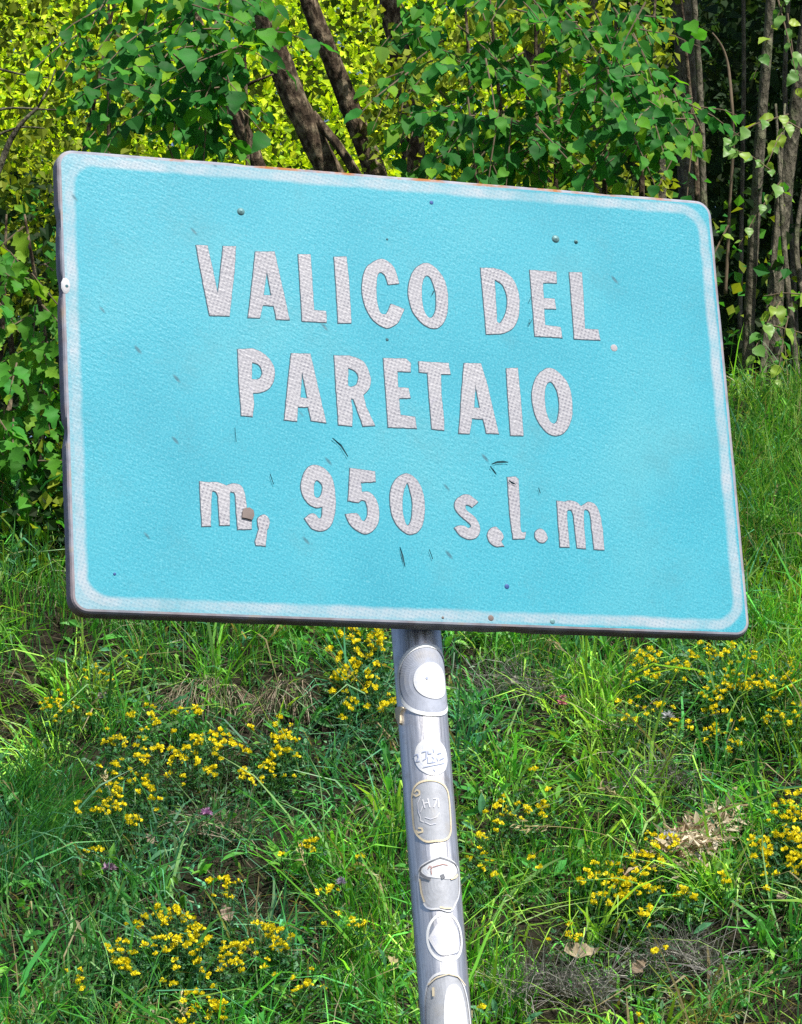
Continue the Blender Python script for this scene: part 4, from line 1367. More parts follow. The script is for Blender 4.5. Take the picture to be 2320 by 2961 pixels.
# the leaning trunks above the middle of the panel
trunks = [
 ('leaning_tree', [(735, -30), (765, 60), (815, 190), (862, 320), (925, 440), (985, 545)], 13.0, [0.053, 0.05, 0.048, 0.048, 0.046, 0.044, 0.042, 0.03, 0.015], M_bark, 'thickest leaning dark trunk rising behind the middle of the sign', 'leaning trunks behind the sign'),
 ('leaning_tree', [(880, -30), (925, 90), (985, 240), (1040, 380), (1085, 490), (1110, 570)], 13.5, [0.045, 0.043, 0.042, 0.04, 0.038, 0.036, 0.034, 0.022, 0.012], M_bark, 'leaning brown trunk just right of the thickest leaning one', 'leaning trunks behind the sign'),
 ('leaning_tree', [(590, 120), (640, 235), (685, 340), (730, 440), (770, 540)], 12.6, [0.036, 0.034, 0.031, 0.028, 0.024, 0.018, 0.01, 0.006], M_bark, 'thinner leaning broken trunk left of the two thick ones', 'leaning trunks behind the sign'),
 ('dark_tree', [(1120, -30), (1150, 120), (1175, 260), (1195, 420), (1205, 540)], 14.2, [0.055, 0.052, 0.048, 0.045, 0.043, 0.04, 0.03, 0.02], M_bark, 'upright dark trunk half hidden by leaves above the sign centre', None),
 ('dark_tree', [(1535, -30), (1545, 90), (1552, 250), (1560, 500)], 14.6, [0.055, 0.052, 0.05, 0.048, 0.045, 0.03, 0.02], M_bark, 'dark trunk deep in the leaves right of the sign centre', None),
 ('grey_tree', [(1705, -30), (1715, 120), (1722, 300), (1728, 520)], 14.0, [0.034, 0.033, 0.032, 0.031, 0.03, 0.02, 0.012], M_barkg, 'grey brown trunk showing in gaps between the leaf sprays', None),
 ('grey_tree', [(1968, -30), (1980, 120), (1990, 300), (1995, 500)], 14.8, [0.052, 0.05, 0.048, 0.046, 0.045, 0.03, 0.02], M_barkg, 'broad grey trunk above the top right corner of the sign', None),
 ('sapling', [(2005, -30), (2014, 100), (2022, 190), (2030, 420)], 12.9, [0.014, 0.0125, 0.012, 0.011, 0.011, 0.008, 0.005], M_barkg, 'thin pale sapling beside the broad grey trunk', None),
 ('sapling', [(1895, 200), (1905, 400), (1918, 480), (1915, 575)], 13.6, [0.02, 0.019, 0.018, 0.016, 0.014, 0.010, 0.006], M_barkg, 'short pale stem ending in leaves just above the sign rim', None),
 ('sapling', [(2232, -30), (2222, 100), (2208, 270), (2195, 460), (2182, 640), (2172, 820), (2166, 930)], 12.5, [0.023, 0.021, 0.020, 0.020, 0.019, 0.018, 0.017, 0.017, 0.012, 0.008], M_barkg, 'knobbly pale sapling standing clear of the sign at the right', None),
 ('grey_tree', [(2335, 60), (2318, 200), (2290, 400), (2268, 560), (2250, 720), (2240, 900)], 13.4, [0.036, 0.034, 0.032, 0.031, 0.029, 0.028, 0.027, 0.02, 0.014], M_barkg, 'greyish leaning trunk at the right edge of the picture', None),
 ('sapling', [(2150, -30), (2152, 250), (2146, 560), (2140, 900)], 14.4, [0.010, 0.010, 0.009, 0.009, 0.008, 0.006, 0.004], M_barkg, 'slender dim stem between the dry vine and the knobbly sapling', None),
 ('sapling', [(2282, -30), (2268, 220), (2280, 520), (2300, 900)], 14.9, [0.012, 0.011, 0.010, 0.010, 0.009, 0.006, 0.004], M_barkg, 'slender dim stem crossing behind the greyish leaning trunk', None),
]
for i, (nm, pts_, d, rads, bark, lab, grp) in enumerate(trunks):
    pth = path_px(pts_, d)
    rads = np.interp(np.linspace(0, 1, len(pth)), np.linspace(0, 1, len(rads)), rads)
    top_ = np.array(pth[-1])
    right_side = pts_[0][0] > 1400
    # unseen crowns above the picture; right-hand ones enlarged and shifted to shade the wood
    zmin = 1.6 + top_[1] * math.tan(math.radians(24.6)) + 0.55
    if right_side:
        cpos = top_ + np.array([0.5, 0.0, 0]); cpos[2] = max(top_[2], zmin + 0.9)
        cp = clumpy(cpos + np.array([1.0, -1.2, 0.9]), (2.1, 2.0, 1.0), 46, 110, (0.42, 0.42, 0.3))
        cp = cp[(cp[:, 2] > 1.6 + cp[:, 1] * math.tan(math.radians(24.9))) & (cp[:, 1] > 10.6)]
        ccols = GREEN
    else:
        cpos = top_.copy(); cpos[2] = max(top_[2], zmin + 0.7)
        cp = clumpy(cpos, (0.7, 0.7, 0.5), 10, 60, (0.3, 0.3, 0.2))
        cp = cp[cp[:, 2] > 1.6 + cp[:, 1] * math.tan(math.radians(24.9))]
        ccols = GREEN
    paths = [pth, [top_ - np.array([0, 0, 0.05]), (top_ + cpos) / 2 + 0.05, cpos]]
    rd2 = [rads, [rads[-1] * 1.0, rads[-1] * 0.8, rads[-1] * 0.5]]
    if i == 0:
        q0 = at(985, 470, 13.05); paths.append([at(905, 330, 13.0), at(955, 400, 12.95), at(1005, 440, 12.9), at(1040, 520, 12.9)]); rd2.append([0.016, 0.017, 0.018, 0.02])
    if i == 2:
        paths.append([at(668, 262, 12.6), at(720, 245, 12.5), at(790, 215, 12.5)]); rd2.append([0.010, 0.006, 0.003])
    make_tree(nm, paths, rd2, bark, lab, 'tree', grp, crown_pts=cp, crown_size=0.14, crown_cols=ccols, rough=0.16)

# dry vine hanging in front of the dark wood
vp = [at(2060, 95, 12.3), at(2090, 125, 12.3), at(2108, 190, 12.3), at(2118, 320, 12.25), at(2121, 430, 12.3), at(2112, 560, 12.3), at(2106, 700, 12.3), at(2098, 850, 12.3)]
V, T = tube(vp, [0.003, 0.004, 0.005, 0.006, 0.006, 0.006, 0.006, 0.007], sides=9, rough=0.3, step=0.02)
vn = link('dry_vine', mesh_tris('dry_vine', V, T, smooth=True), M_twig)
props(vn, 'thin bent dry vine arching beside the sign top right corner', 'vine')


# leafy bushes in front: twigs spread over the picture regions they fill
def fill_front(boxes, size, d, djit, droop=0.35, mul=1.0):
    fr = []
    for (x0, y0, x1, y1, cnt) in boxes:
        for _ in range(int(cnt * mul)):
            st_ = at(rng.uniform(x0, x1), rng.uniform(y0, y1), d + rng.normal(0, djit))
            dv = np.array([rng.normal(0, 0.8), rng.normal(-0.25, 0.3), rng.normal(-0.1, 0.4) - droop])
            fr.append((st_, dv, rng.uniform(0.12, 0.28), int(rng.integers(4, 8)), size))
    return fr


def bush_stems(px0, px1, n_, d, top_y):
    out_, rd = [], []
    for k in range(n_):
        x = px0 + (px1 - px0) * (k + 0.5) / n_
        g = at(x + rng.normal(0, 20), 640 + rng.normal(0, 20), d + 0.15)
        g[2] = ground_z(g[0], g[1]) - 0.05
        t = at(x + rng.normal(0, 70), top_y, d + rng.normal(0.15, 0.1))
        mid_ = (g + t) / 2 + np.array([rng.normal(0, 0.06), 0.05, 0.05])
        out_.append([g, mid_, t]); rd.append([0.014, 0.010, 0.004])
    return out_, rd


stp, str_ = bush_stems(300, 640, 4, 11.7, -60)
make_tree('hazel_bush', stp, str_, M_bark, 'hazel bush with broad hanging green leaves above the sign top left corner', 'bush',
          front=fill_front([(300, -60, 720, 140, 20), (280, 120, 660, 300, 18), (330, 280, 640, 400, 12), (560, 60, 720, 210, 6), (430, -150, 760, 0, 10), (220, -100, 420, 120, 6)], 0.076, 11.4, 0.18, mul=1.3),
          cols=GREEN, rough=0.05)
stp, str_ = bush_stems(1250, 2050, 7, 12.0, -60)
make_tree('hazel_bush', stp, str_, M_bark, 'wide hazel bush with dense overlapping leaves above the right half of the sign', 'bush',
          front=fill_front([(1760, 250, 2050, 400, 26), (1640, 180, 1900, 420, 18), (1180, 60, 1500, 350, 26), (1300, 320, 1600, 470, 26), (1480, 0, 1900, 220, 26), (1150, -120, 1900, 20, 26), (1520, 300, 1720, 470, 8)], 0.066, 11.7, 0.24, mul=1.45),
          cols=GREEN, rough=0.05, max_ind=300)
stp, str_ = bush_stems(-250, 160, 5, 11.6, 620)
make_tree('oak_bush', stp, str_, M_bark, 'low oak bush with olive green leaves at the left edge beside the sign', 'bush',
          front=fill_front([(-120, 640, 130, 900, 18), (-140, 880, 160, 1120, 22), (-140, 1120, 170, 1400, 26), (-420, 600, -120, 1400, 30)], 0.075, 11.2, 0.14),
          cols=OLIVE + GREEN[:2], tmpl='oak', rough=0.05)
stp, str_ = bush_stems(2150, 2420, 3, 12.3, 300)
make_tree('pale_leaved_shrub', stp, str_, M_barkg, 'sparse shrub with a few pale sunlit leaves between the right hand trunks', 'shrub',
          front=fill_front([(2140, 860, 2300, 950, 4), (2200, -30, 2290, 40, 3), (2230, 290, 2320, 360, 3), (2200, 490, 2260, 540, 2), (2080, 640, 2110, 690, 1), (2290, 560, 2360, 620, 1), (2330, 850, 2500, 1000, 4)], 0.052, 12.0, 0.1),
          cols=GREEN, tmpl='pale', rough=0.05)

# dead twiggy branch at the far left
db = empty('dead_branch', at(0, 520, 12.2)); props(db, 'bare dead branch with forking twigs at the upper left edge', 'branch')
for nm, pts_, r in (('branch', [(-40, 560), (0, 500), (25, 400), (60, 350), (110, 310)], [0.013, 0.012, 0.010, 0.008, 0.005]),
                    ('twig', [(-40, 330), (20, 300), (90, 318), (175, 318)], [0.006, 0.005, 0.004, 0.002]),
                    ('twig', [(-40, 410), (60, 350), (130, 372)], [0.005, 0.004, 0.002]), ('twig', [(110, 310), (150, 260), (160, 200)], [0.005, 0.003, 0.002]),
                    ('twig', [(-30, 190), (60, 220), (140, 225)], [0.005, 0.004, 0.002]), ('twig', [(-40, 1040), (15, 980), (50, 930)], [0.007, 0.006, 0.003])):
    V, T = tube([at(x, y, 12.2) for x, y in pts_], r, sides=8, rough=0.12, step=0.03)
    link(nm, mesh_tris(nm, V, T, smooth=True), M_barkg, db)


# masses of small leaves further back
def leaf_mass(name, P, size, cols, label, wts=None):
    n_ = len(P)
    ld = nrm(rng.normal(0, 0.7, (n_, 3)) + np.array([0, 0, -0.4]))
    zd = nrm(np.array([0.15, -0.5, 0.6]) + rng.normal(0, 0.55, (n_, 3)))
    R = frames(ld, zd, size * rng.uniform(0.6, 1.35, n_))
    cc = np.array(cols)[rng.integers(len(cols), size=n_)] * rng.uniform(0.7, 1.3, (n_, 1))
    o = link(name, scatter_mesh(name, SV, ST, R, P, cc), M_leafmass)
    props(o, label, 'foliage', kind='stuff')
    return o


def wall_pts(n_, px0, px1, py0, py1, d0, d1, seed, thr, sc):
    """points in a slab seen through a picture region, thinned into clumps"""
    px = rng.uniform(px0, px1, n_); py = rng.uniform(py0, py1, n_); d = rng.uniform(d0, d1, n_)
    P = CAM + (RIGHT[None] * ((px - CX) / F)[:, None] + UP[None] * ((CY - py) / F)[:, None] + FWD[None]) * d[:, None]
    f = fbm(P[:, 0] * sc + P[:, 1] * 0.9 * sc, P[:, 2] * sc + P[:, 1] * 0.35 * sc, seed, 4)
    return P[f > thr]


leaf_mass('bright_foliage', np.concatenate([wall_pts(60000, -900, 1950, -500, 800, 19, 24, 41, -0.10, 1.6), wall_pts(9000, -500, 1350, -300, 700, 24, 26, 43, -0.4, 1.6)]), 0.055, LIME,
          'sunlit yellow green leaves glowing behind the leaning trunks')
leaf_mass('olive_foliage', np.concatenate([wall_pts(15000, -600, 420, -300, 900, 12.8, 14.8, 51, 0.0, 3.0), wall_pts(2600, 500, 1300, -100, 520, 14.5, 16.5, 53, 0.09, 3.0), wall_pts(7000, 1050, 1950, -150, 560, 12.4, 13.6, 57, 0.04, 3.0)]), 0.042, OLIVE,
          'small olive green leaves of the thicket at the upper left')
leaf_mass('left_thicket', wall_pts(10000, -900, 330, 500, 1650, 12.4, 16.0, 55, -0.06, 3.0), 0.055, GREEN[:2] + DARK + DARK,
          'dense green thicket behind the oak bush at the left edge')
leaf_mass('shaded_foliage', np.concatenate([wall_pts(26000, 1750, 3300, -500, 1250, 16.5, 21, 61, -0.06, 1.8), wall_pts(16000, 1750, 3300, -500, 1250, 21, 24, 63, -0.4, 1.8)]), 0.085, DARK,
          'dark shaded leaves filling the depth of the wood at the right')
leaf_mass('undergrowth', np.concatenate([wall_pts(5000, -500, 2700, 520, 1250, 12.2, 14.0, 71, 0.05, 2.5), wall_pts(3000, -500, 300, 1050, 1650, 10.9, 11.5, 73, 0.03, 3.0)]), 0.05, GREEN + OLIVE[:2] + DARK,
          'low mixed green undergrowth along the top of the bank')


leaf_mass('far_wood', np.concatenate([wall_pts(14000, -1200, 3400, -600, 1300, 27, 30, 81, -1, 1.0), wall_pts(9000, -1200, 3400, -600, 1300, 30, 33, 83, -1, 1.0)]), 0.22, [(0.10, 0.17, 0.02), (0.05, 0.10, 0.02), (0.16, 0.22, 0.03)],
          'distant wood closing the view behind all the trees')


# ------------------------------------------------------------------ yellow flowers and other small plants
def floret(mb, base, d, s_, col=None):
    """one pea flower: raised banner, two wings"""
    d = nrm(d)
    side = nrm(np.cross(d, rnd_dirs(1)[0])); upv = np.cross(side, d)
    V = [base, base + d * s_ * .5 + side * s_ * .42 + upv * s_ * .15, base + d * s_ * .95 + side * s_ * .26 + upv * s_ * .38, base + d * s_ * 1.0 - side * s_ * .26 + upv * s_ * .38, base + d * s_ * .5 - side * s_ * .42 + upv * s_ * .15,
         base + d * s_ * .55 + side * s_ * .16 - upv * s_ * .22, base + d * s_ * .85 - upv * s_ * .12, base + d * s_ * .55 - side * s_ * .16 - upv * s_ * .22]
    T = [(0, 1, 2), (0, 2, 3), (0, 3, 4), (0, 5, 6), (0, 6, 7), (1, 5, 6), (4, 6, 7)]
    mb.add(np.array(V), np.array(T), col)


flower_meshes = []
for k in range(6):
    mb = MB()
    nfl = (4, 5, 6, 5, 3, 6)[k]
    for j in range(nfl):
        a = 2 * math.pi * j / nfl + rng.uniform(-.3, .3)
        floret(mb, np.array([0, 0, 0.0]) + 0.001 * np.array([math.cos(a), math.sin(a), 0]), np.array([math.cos(a), math.sin(a), rng.uniform(0.15, 0.7)]), rng.uniform(0.011, 0.0145))
    floret(mb, np.array([0, 0, 0.002]), np.array([0.1, -0.1, 1.0]), 0.012)
    me = mb.mesh('flower'); me.materials.append(M_yellow)
    flower_meshes.append(me)

# trefoil leaflet: three small ovals
tv, tt = [], []
for a in (-0.9, 0, 0.9):
    c_, s_ = math.cos(a), math.sin(a)
    q = np.array([(0, 0, 0), (0.22, 0.5, 0.06), (0, 1, -0.05), (-0.22, 0.5, 0.06)])
    q = np.stack([q[:, 0] * c_ + q[:, 1] * s_, -q[:, 0] * s_ + q[:, 1] * c_, q[:, 2]], 1)
    b = len(tv) * 4
    tv.append(q); tt.append(ST + b)
TFV = np.vstack(tv); TFT = np.vstack(tt)

CL = [  # boxes in the photo, number of flower heads, label
 ([(300, 2050, 640, 2260, 62)], 'broad mound of yellow trefoil in full flower left of the post, largest patch', 0.9),
 ([(230, 2225, 440, 2385, 24)], 'loose trail of yellow trefoil heads running down from the largest patch', 0.9),
 ([(110, 2010, 220, 2090, 12)], 'small knot of yellow trefoil near the left edge, above the largest patch', 0.75),
 ([(680, 2080, 860, 2260, 28)], 'yellow trefoil beside the dry grass hollow, between largest patch and post', 0.9),
 ([(985, 1800, 1130, 1930, 34), (930, 1920, 1130, 2070, 24)], 'dense yellow trefoil touching the post right under the sign panel', 1.0),
 ([(195, 1870, 430, 1960, 11)], 'few dull yellow buds just under the bottom left of the sign', 0.55),
 ([(345, 2660, 660, 2865, 54)], 'wide yellow trefoil patch at the lower left, biggest of the bottom ones', 0.9),
 ([(690, 2680, 835, 2810, 22)], 'yellow trefoil strip reaching right from the wide bottom left patch', 0.9),
 ([(455, 2625, 555, 2655, 6), (595, 2535, 665, 2590, 7)], 'handful of yellow heads by the curled pale dead leaf', 0.85),
 ([(780, 2425, 930, 2475, 6), (1040, 2460, 1060, 2475, 1), (860, 2550, 950, 2600, 3)], 'scattered yellow heads in mid grass left of the lower post', 0.8),
 ([(585, 2875, 665, 2950, 10), (480, 2890, 580, 2961, 4)], 'yellow heads at the bottom edge, below the wide bottom left patch', 0.85),
 ([(840, 2825, 890, 2875, 6), (890, 2650, 1060, 2690, 4)], 'little group of yellow heads low down, left of the post foot', 0.8),
 ([(1815, 1895, 1968, 1980, 18)], 'yellow trefoil tuft under the sign, left end of the right hand drift', 0.85),
 ([(1970, 1880, 2185, 2005, 42)], 'thick yellow trefoil drift below the bottom right corner of the sign', 0.85),
 ([(1780, 2020, 1930, 2085, 11)], 'few yellow heads just below the left end of the right hand drift', 0.8),
 ([(1960, 2020, 2150, 2160, 18)], 'yellow heads spilling down beneath the thick right hand drift', 0.8),
 ([(2185, 1900, 2330, 2080, 26)], 'yellow trefoil among bright sunlit blades at the right edge', 0.8),
 ([(1535, 2205, 1565, 2225, 1), (1420, 2315, 1495, 2378, 8), (1520, 2318, 1578, 2348, 6)], 'small yellow group close to the right side of the post', 0.85),
 ([(1355, 2415, 1435, 2505, 9), (1555, 2485, 1575, 2500, 1)], 'yellow heads right beside the post, below the small group', 0.85),
 ([(1700, 2480, 1898, 2600, 40), (1870, 2390, 1940, 2500, 12)], 'dense yellow trefoil clump left of the pale straw patch', 0.95),
 ([(1945, 2560, 1995, 2600, 5), (1840, 2632, 1880, 2660, 4), (2075, 2525, 2105, 2550, 2)], 'stray yellow heads under the pale straw patch', 0.9),
 ([(2180, 2400, 2330, 2550, 34), (2235, 2270, 2330, 2400, 18)], 'big yellow trefoil clump at the right edge, right of the straw patch', 0.95),
 ([(1605, 2690, 1660, 2728, 5), (1385, 2905, 1400, 2920, 1), (1860, 2940, 1880, 2961, 1), (1900, 2740, 1960, 2770, 2)], 'few yellow heads around the curled tan leaf low right', 0.8),
 ([(150, 2820, 260, 2900, 4), (235, 2440, 290, 2470, 3)], 'odd yellow heads in the broad bladed grass at the lower left', 0.75),
]
for boxes, lab, fs in CL:
    c0 = hit((boxes[0][0] + boxes[0][2]) / 2, (boxes[0][1] + boxes[0][3]) / 2)
    root = empty('trefoil_plant', (c0[0], c0[1], float(ground_z(c0[0], c0[1]))))
    props(root, lab, 'wildflowers', 'yellow trefoil patches on the bank')
    pinv = parent_world(root).inverted()
    st_mb = MB(); leafP = []
    for (x0, y0, x1, y1, cnt) in boxes:
        # umbels gather in little bunches
        nb = max(1, int(cnt / 1.5))
        ra = rng.random(nb) ** 0.5 * 0.60; an = rng.uniform(0, 6.283, nb)
        bx = (x0 + x1) / 2 + (x1 - x0) * ra * np.cos(an); by = (y0 + y1) / 2 + (y1 - y0) * ra * np.sin(an)
        for k in range(int(cnt * 1.9 + 0.5)):
            b = rng.integers(nb)
            px = bx[b] + rng.normal(0, 17); py = by[b] + rng.normal(0, 12)
            lift = rng.uniform(0.13, 0.21)
            P = hit(px, py, lift)
            o = bpy.data.objects.new('flower', flower_meshes[int(rng.integers(6))])
            COL.objects.link(o); o.parent = root; o.matrix_parent_inverse = pinv
            s0 = fs * rng.uniform(0.65, 1.15)
            up_ = nrm(np.array([0, -0.45, 1.0]) + rng.normal(0, 0.4, 3))
            xd = nrm(np.cross(up_, rnd_dirs(1)[0])); yd = np.cross(up_, xd)
            o.matrix_basis = mat4(np.stack([xd, yd, up_], 1) * s0, P)
            g = np.array([P[0] + rng.normal(0, 0.02), P[1] + 0.05 + rng.normal(0, 0.02), 0]); g[2] = ground_z(g[0], g[1])
            V, T = tube([g, (g + P) / 2 + rng.normal(0, 0.008, 3), P], [0.0011, 0.0010, 0.0009], sides=4, cap=False)
            st_mb.add(V, T, (0.07, 0.17, 0.035))
            m_ = int(rng.integers(9, 15))
            for _ in range(m_):
                t = rng.uniform(0.15, 0.9)
                leafP.append(g + (P - g) * t + rng.normal(0, 0.022, 3))
    leafP = np.array(leafP); n_ = len(leafP)
    up_ = nrm(np.array([0, -0.4, 1.0]) + rng.normal(0, 0.5, (n_, 3)))
    R = frames(nrm(np.cross(up_, rnd_dirs(n_))), up_, rng.uniform(0.009, 0.016, n_))
    cc = np.array([(0.035, 0.14, 0.05), (0.05, 0.17, 0.04), (0.04, 0.13, 0.06)])[rng.integers(3, size=n_)] * rng.uniform(0.7, 1.2, (n_, 1))
    V = np.einsum('nij,mj->nmi', R, TFV) + leafP[:, None]
    T = (TFT[None] + (np.arange(n_) * len(TFV))[:, None, None]).reshape(-1, 3)
    st_mb.V.append(V.reshape(-1, 3)); st_mb.T.append(T + st_mb.n); st_mb.n += len(V) * len(TFV)
    st_mb.C.append(np.repeat(cc, len(TFV), 0)); st_mb.M.append(np.zeros(len(T), int))
    link('foliage', st_mb.mesh('foliage'), M_grass, root)


# dry hanging tussocks and dead stalk fans
def tussock(px, py, wpx, hpx, n_, cols, label, down=True, length=0.16):
    c0 = hit(px, py)
    V_, T_, C_ = [], [], []
    x = rng.uniform(-0.5, 0.5, n_) * wpx + px; y = py - hpx / 2 + ((x - px) / wpx * 2) ** 2 * hpx * 0.5 + np.abs(rng.normal(0, 0.3, n_)) * hpx
    root = np.array([hit(a, b, 0.05) for a, b in zip(x, y)])
    fan = (x - px) / wpx
    if down:
        up = nrm(np.stack([fan * 0.9 + rng.normal(0, 0.45, n_), np.full(n_, -0.75), rng.normal(-0.2, 0.45, n_)], -1))
        lean = np.stack([fan * 0.3, np.zeros(n_), np.full(n_, -0.6)], -1)
    else:
        up = nrm(np.stack([rng.normal(0, 0.7, n_), np.full(n_, -0.5), rng.normal(0.5, 0.4, n_)], -1))
        lean = rng.normal(0, 0.3, (n_, 3))
    c = np.array(cols)[rng.integers(len(cols), size=n_)] * rng.uniform(0.6, 1.25, (n_, 1))
    V, T, C = blade_mesh('d', root, up, lean, length * np.exp(rng.normal(0, 0.3, n_)), rng.uniform(0.0014, 0.0032, n_), c, c * 1.1, rng.uniform(0, 0.4, n_))
    o = link('dry_tussock', mesh_tris('dry_tussock', V, T, C), M_attr)
    props(o, label, 'dry grass', 'dry grass tussocks on the bank')


STRAW = [(0.34, 0.27, 0.19), (0.20, 0.15, 0.10), (0.42, 0.36, 0.27), (0.10, 0.20, 0.06)]
GREY = [(0.30, 0.29, 0.26), (0.22, 0.21, 0.20), (0.36, 0.35, 0.31)]
tussock(600, 1995, 200, 80, 300, STRAW, 'brown overhanging dry tussock above the largest yellow patch', True, 0.11)
tussock(835, 2005, 140, 100, 190, STRAW, 'brown dry grass hanging left of the flowers by the post', True, 0.11)
tussock(640, 2400, 200, 70, 170, STRAW, 'flattened dry tussock with a clover head beside it', False, 0.13)
tussock(1600, 2870, 300, 90, 340, GREY, 'grey dead stalks spread at the bottom edge right of the post', False, 0.16)
tussock(1960, 2800, 260, 120, 300, GREY, 'grey dead grass around the low bare patch at the right', False, 0.15)
tussock(1470, 2000, 200, 120, 200, GREY, 'greyish dead grass under the sign just right of the post', False, 0.13)
tussock(1900, 2270, 200, 80, 170, GREY, 'pale brittle tussock above the straw patch', False, 0.13)
tussock(1850, 2120, 160, 80, 110, STRAW, 'faded straw tuft below the right hand flower drift', False, 0.14)

# pale straw and leaf litter lying in the sun
lit = MB(); n_ = 800
x = rng.normal(2005, 70, n_); y = 2430 - (x - 2005) * 0.55 + rng.normal(0, 32, n_)
P = np.array([hit(a, b, rng.uniform(0.05, 0.14)) for a, b in zip(x, y)])
ld = nrm(rng.normal(0, 1, (n_, 3)) * np.array([1, 0.6, 0.6]))
R = frames(ld, nrm(np.array([0, -0.6, 0.8]) + rng.normal(0, 0.35, (n_, 3))), rng.uniform(0.02, 0.06, n_))
R[:, :, 0] *= rng.uniform(0.08, 0.5, (n_, 1))
cc = np.array([(0.74, 0.64, 0.47), (0.58, 0.46, 0.31), (0.80, 0.71, 0.56), (0.42, 0.30, 0.19)])[rng.integers(4, size=n_)]
lo_ = link('straw_litter', scatter_mesh('straw_litter', SV, ST, R, P, cc), M_attr)
props(lo_, 'pale straw and dead leaf litter lying in the sun at the right', 'litter', kind='stuff')


def seed_stalk(pts, r, head, label, col=(0.42, 0.36, 0.16), n_seed=16, dsp=0.05):
    P = [hit(x, y, l) for x, y, l in pts]
    g = P[-1].copy(); g[2] = ground_z(g[0], g[1])
    root = empty('seed_stalk', g); props(root, label, 'grass stalk', 'ripe grass stalks on the bank')
    V, T = tube(P, [r * 0.6] * (len(P) - 1) + [r], sides=6, step=0.02)
    me = mesh_tris('stem', V, T, np.ones((len(V), 3)) * np.array(col)); link('stem', me, M_attr, root)
    if head:
        A, B = np.array(P[0]), np.array(P[1])
        d = nrm(A - B)
        t = rng.uniform(-0.15, 1.0, n_seed)
        pp = A - d * (t[:, None] * head) + rng.normal(0, 0.004, (n_seed, 3))
        ld = nrm(d + rng.normal(0, 0.35, (n_seed, 3)) + np.array([0, 0, -0.35]))
        R = frames(ld, rnd_dirs(n_seed), rng.uniform(0.016, 0.032, n_seed)); R[:, :, 0] *= 0.28
        link('seed_head', scatter_mesh('seed_head', SV, ST, R, pp, np.ones((n_seed, 3)) * np.array([0.55, 0.47, 0.25]) * rng.uniform(0.7, 1.2, (n_seed, 1))), M_attr, root)


seed_stalk([(1512, 2390, .30), (1600, 2388, .30), (1700, 2400, .26), (1790, 2425, .2), (1850, 2455, .1), (1880, 2480, 0)], 0.0016, 0.09, 'arching ripe grass stalk bending left over the grass right of the post')
seed_stalk([(1745, 2278, .25), (1795, 2298, .25), (1850, 2345, .2), (1905, 2405, .1), (1920, 2430, 0)], 0.0016, 0.05, 'arching stalk with ripe head leaning over the straw patch')
seed_stalk([(862, 2435, .25), (880, 2500, .22), (900, 2555, .15), (960, 2650, .08), (985, 2700, 0)], 0.0014, 0.10, 'straw coloured stalk with drooping head left of the post')
seed_stalk([(525, 2880, .12), (530, 2930, .10), (528, 2990, 0)], 0.0018, 0.07, 'blond grass ear at the bottom edge left of centre', n_seed=26)
seed_stalk([(1365, 2785, .2), (1420, 2835, .2), (1480, 2880, .15), (1545, 2975, .05)], 0.0020, 0, 'long yellow green stem slanting down beside the lower post', (0.22, 0.30, 0.05))
seed_stalk([(305, 2245, .2), (322, 2300, .18), (345, 2360, .1), (360, 2400, 0)], 0.0013, 0.05, 'dry stalk across the yellow trail at the left')
seed_stalk([(1600, 1855, .25), (1660, 1905, .22), (1720, 1965, .1), (1740, 1990, 0)], 0.0013, 0.05, 'pale stalk slanting just under the sign right of the post', (0.4, 0.4, 0.25))
seed_stalk([(500, 1790, .3), (560, 1850, .25), (620, 1920, .15), (640, 1950, 0)], 0.0012, 0, 'thin pale stem slanting under the left half of the sign', (0.3, 0.3, 0.18))


# clover heads
def clover(px, py, col, size, label):
    P = hit(px, py, 0.20); size *= 1.35
    g = P.copy(); g[1] += 0.05; g[2] = ground_z(g[0], g[1])
    root = empty('clover', g); props(root, label, 'clover', 'clover heads on the bank')
    V, T = tube([g, (g + P) / 2 + np.array([0.01, 0, 0]), P], [0.0013, 0.0012, 0.0011], sides=5)
    link('stem', mesh_tris('stem', V, T, np.ones((len(V), 3)) * np.array([0.07, 0.17, 0.04])), M_grass, root)
    n_ = 46
    d = rnd_dirs(n_); d[:, 2] = np.abs(d[:, 2]) * 1.2 - 0.2; d = nrm(d)
    R = frames(d, nrm(rnd_dirs(n_) + np.array([0, 0, 1.0])), size * rng.uniform(0.8, 1.15, n_)); R[:, :, 0] *= 0.5
    cc = np.ones((n_, 3)) * np.array(col) * rng.uniform(0.75, 1.2, (n_, 1))
    link('flower_head', scatter_mesh('flower_head', SV, ST, R, np.repeat(P[None], n_, 0) + d * 0.001, cc), M_attr, root)
    q = P + np.array([[0.012, -0.01, -0.02], [-0.015, -0.01, -0.022]])
    R = frames(np.array([[1, -0.4, 0.1], [-1, -0.4, 0.1]]), np.array([[0, -0.5, 1.0]] * 2), np.array([0.02, 0.02]))
    link('leaflets', scatter_mesh('leaflets', TFV, TFT, R, q, np.array([[0.05, 0.17, 0.05]] * 2)), M_grass, root)


clover(597, 2354, (0.48, 0.25, 0.46), 0.015, 'mauve clover head on the dry tussock left of the post')
clover(314, 2514, (0.40, 0.26, 0.38), 0.016, 'dusky mauve clover head near the lower left edge')
clover(1626, 2036, (0.72, 0.28, 0.34), 0.013, 'pink clover head under the sign right of the post')
clover(1628, 2018, (0.70, 0.32, 0.36), 0.009, 'tiny pink bud standing over the pink clover head')
clover(1932, 2076, (0.55, 0.56, 0.58), 0.016, 'whitish clover head below the right hand flower drift')
clover(987, 2554, (0.40, 0.36, 0.46), 0.012, 'pale lilac clover head left of the middle of the post')


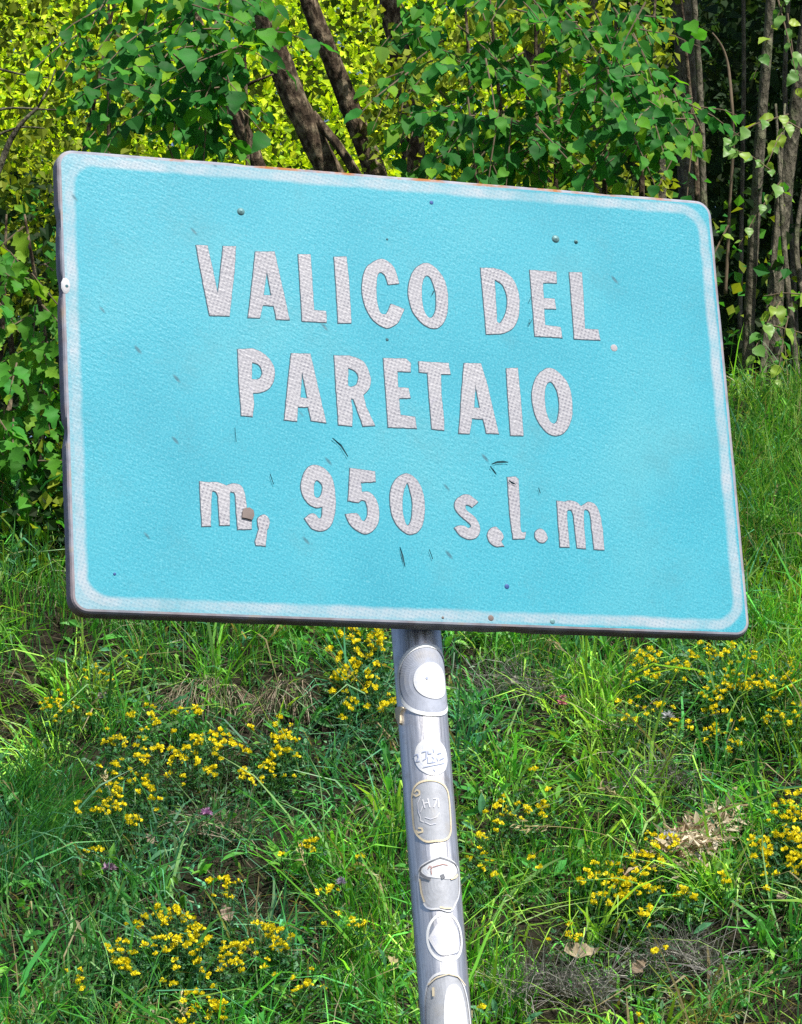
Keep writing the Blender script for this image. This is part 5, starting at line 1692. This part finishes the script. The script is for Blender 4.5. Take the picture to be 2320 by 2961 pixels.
# fallen dry leaves
def fallen(px, py, size, ang, label, col=(0.48, 0.38, 0.25), wide=1.0, curl=0.5, lift=0.11, tilt=0.0):
    P = hit(px, py, lift)
    v = LVo.copy() if wide > 0.8 else LV.copy()
    v[:, 1] -= 0.5; v[:, 0] *= wide
    v[:, 2] = curl * (v[:, 0] ** 2 * 2.2 + v[:, 1] ** 2 * 0.8) + 0.05 * np.sin(v[:, 1] * 14)
    yd = np.array([math.cos(ang), 0.0, math.sin(ang)])
    zd = nrm(np.array([0.1, -0.8, 0.5 + tilt]))
    R = frames(yd[None], zd[None], np.array([size * 0.75]))[0]
    V = v @ R.T + P
    V2 = V - 0.0008 * zd
    T = np.vstack([LT, LT[:, ::-1] + len(V)])
    o = link('fallen_leaf', mesh_tris('fallen_leaf', np.vstack([V, V2]), T, np.ones((2 * len(V), 3)) * np.array(col)), M_attr)
    o.data.color_attributes['Col'].data.foreach_set('color', np.tile(np.r_[np.array(col) * 0.62, 1.0], 2 * len(V)).astype(np.float32))
    props(o, label, 'dead leaf', 'dead leaves lying on the bank')


fallen(653, 2640, 0.075, 1.9, 'pinkish tan curled dead leaf in the lower left flowers', (0.55, 0.42, 0.32), 1.0, 0.8)
fallen(1682, 2757, 0.13, 0.05, 'long tan curled dead leaf right of the lower post', (0.60, 0.50, 0.32), 0.7, 1.0)
fallen(432, 2425, 0.05, 2.2, 'small brownish dead leaf left of the mauve clover', (0.45, 0.36, 0.26))
fallen(297, 2010, 0.045, 0.6, 'small grey dead leaf by the dark hollow at the left', (0.40, 0.37, 0.33))
fallen(1490, 1965, 0.05, 1.2, 'greyish dead leaf under the sign near the post', (0.42, 0.40, 0.36))
fallen(1850, 2795, 0.07, 0.8, 'brown dead leaf on the low bare patch at the right', (0.40, 0.30, 0.20))
fallen(1935, 2415, 0.06, 0.4, 'bluish white bleached leaf at the left end of the straw patch', (0.55, 0.56, 0.62))
fallen(2015, 2480, 0.05, 1.6, 'white bleached leaf at the lower end of the straw patch', (0.62, 0.60, 0.58))
fallen(2265, 2590, 0.055, 0.5, 'tan dead leaf below the flowers at the right edge', (0.48, 0.40, 0.28))
fallen(1137, 2778, 0.05, 2.4, 'pale yellowish star shaped leaf against the left of the post', (0.60, 0.52, 0.25), 1.0, 0.2, 0.12)
fallen(345, 2905, 0.035, 1.0, 'tiny orange brown dead leaf at the lower left', (0.50, 0.30, 0.12))
fallen(105, 2760, 0.05, 0.3, 'rust brown dead leaf among broad blades at the lower left', (0.28, 0.12, 0.06))
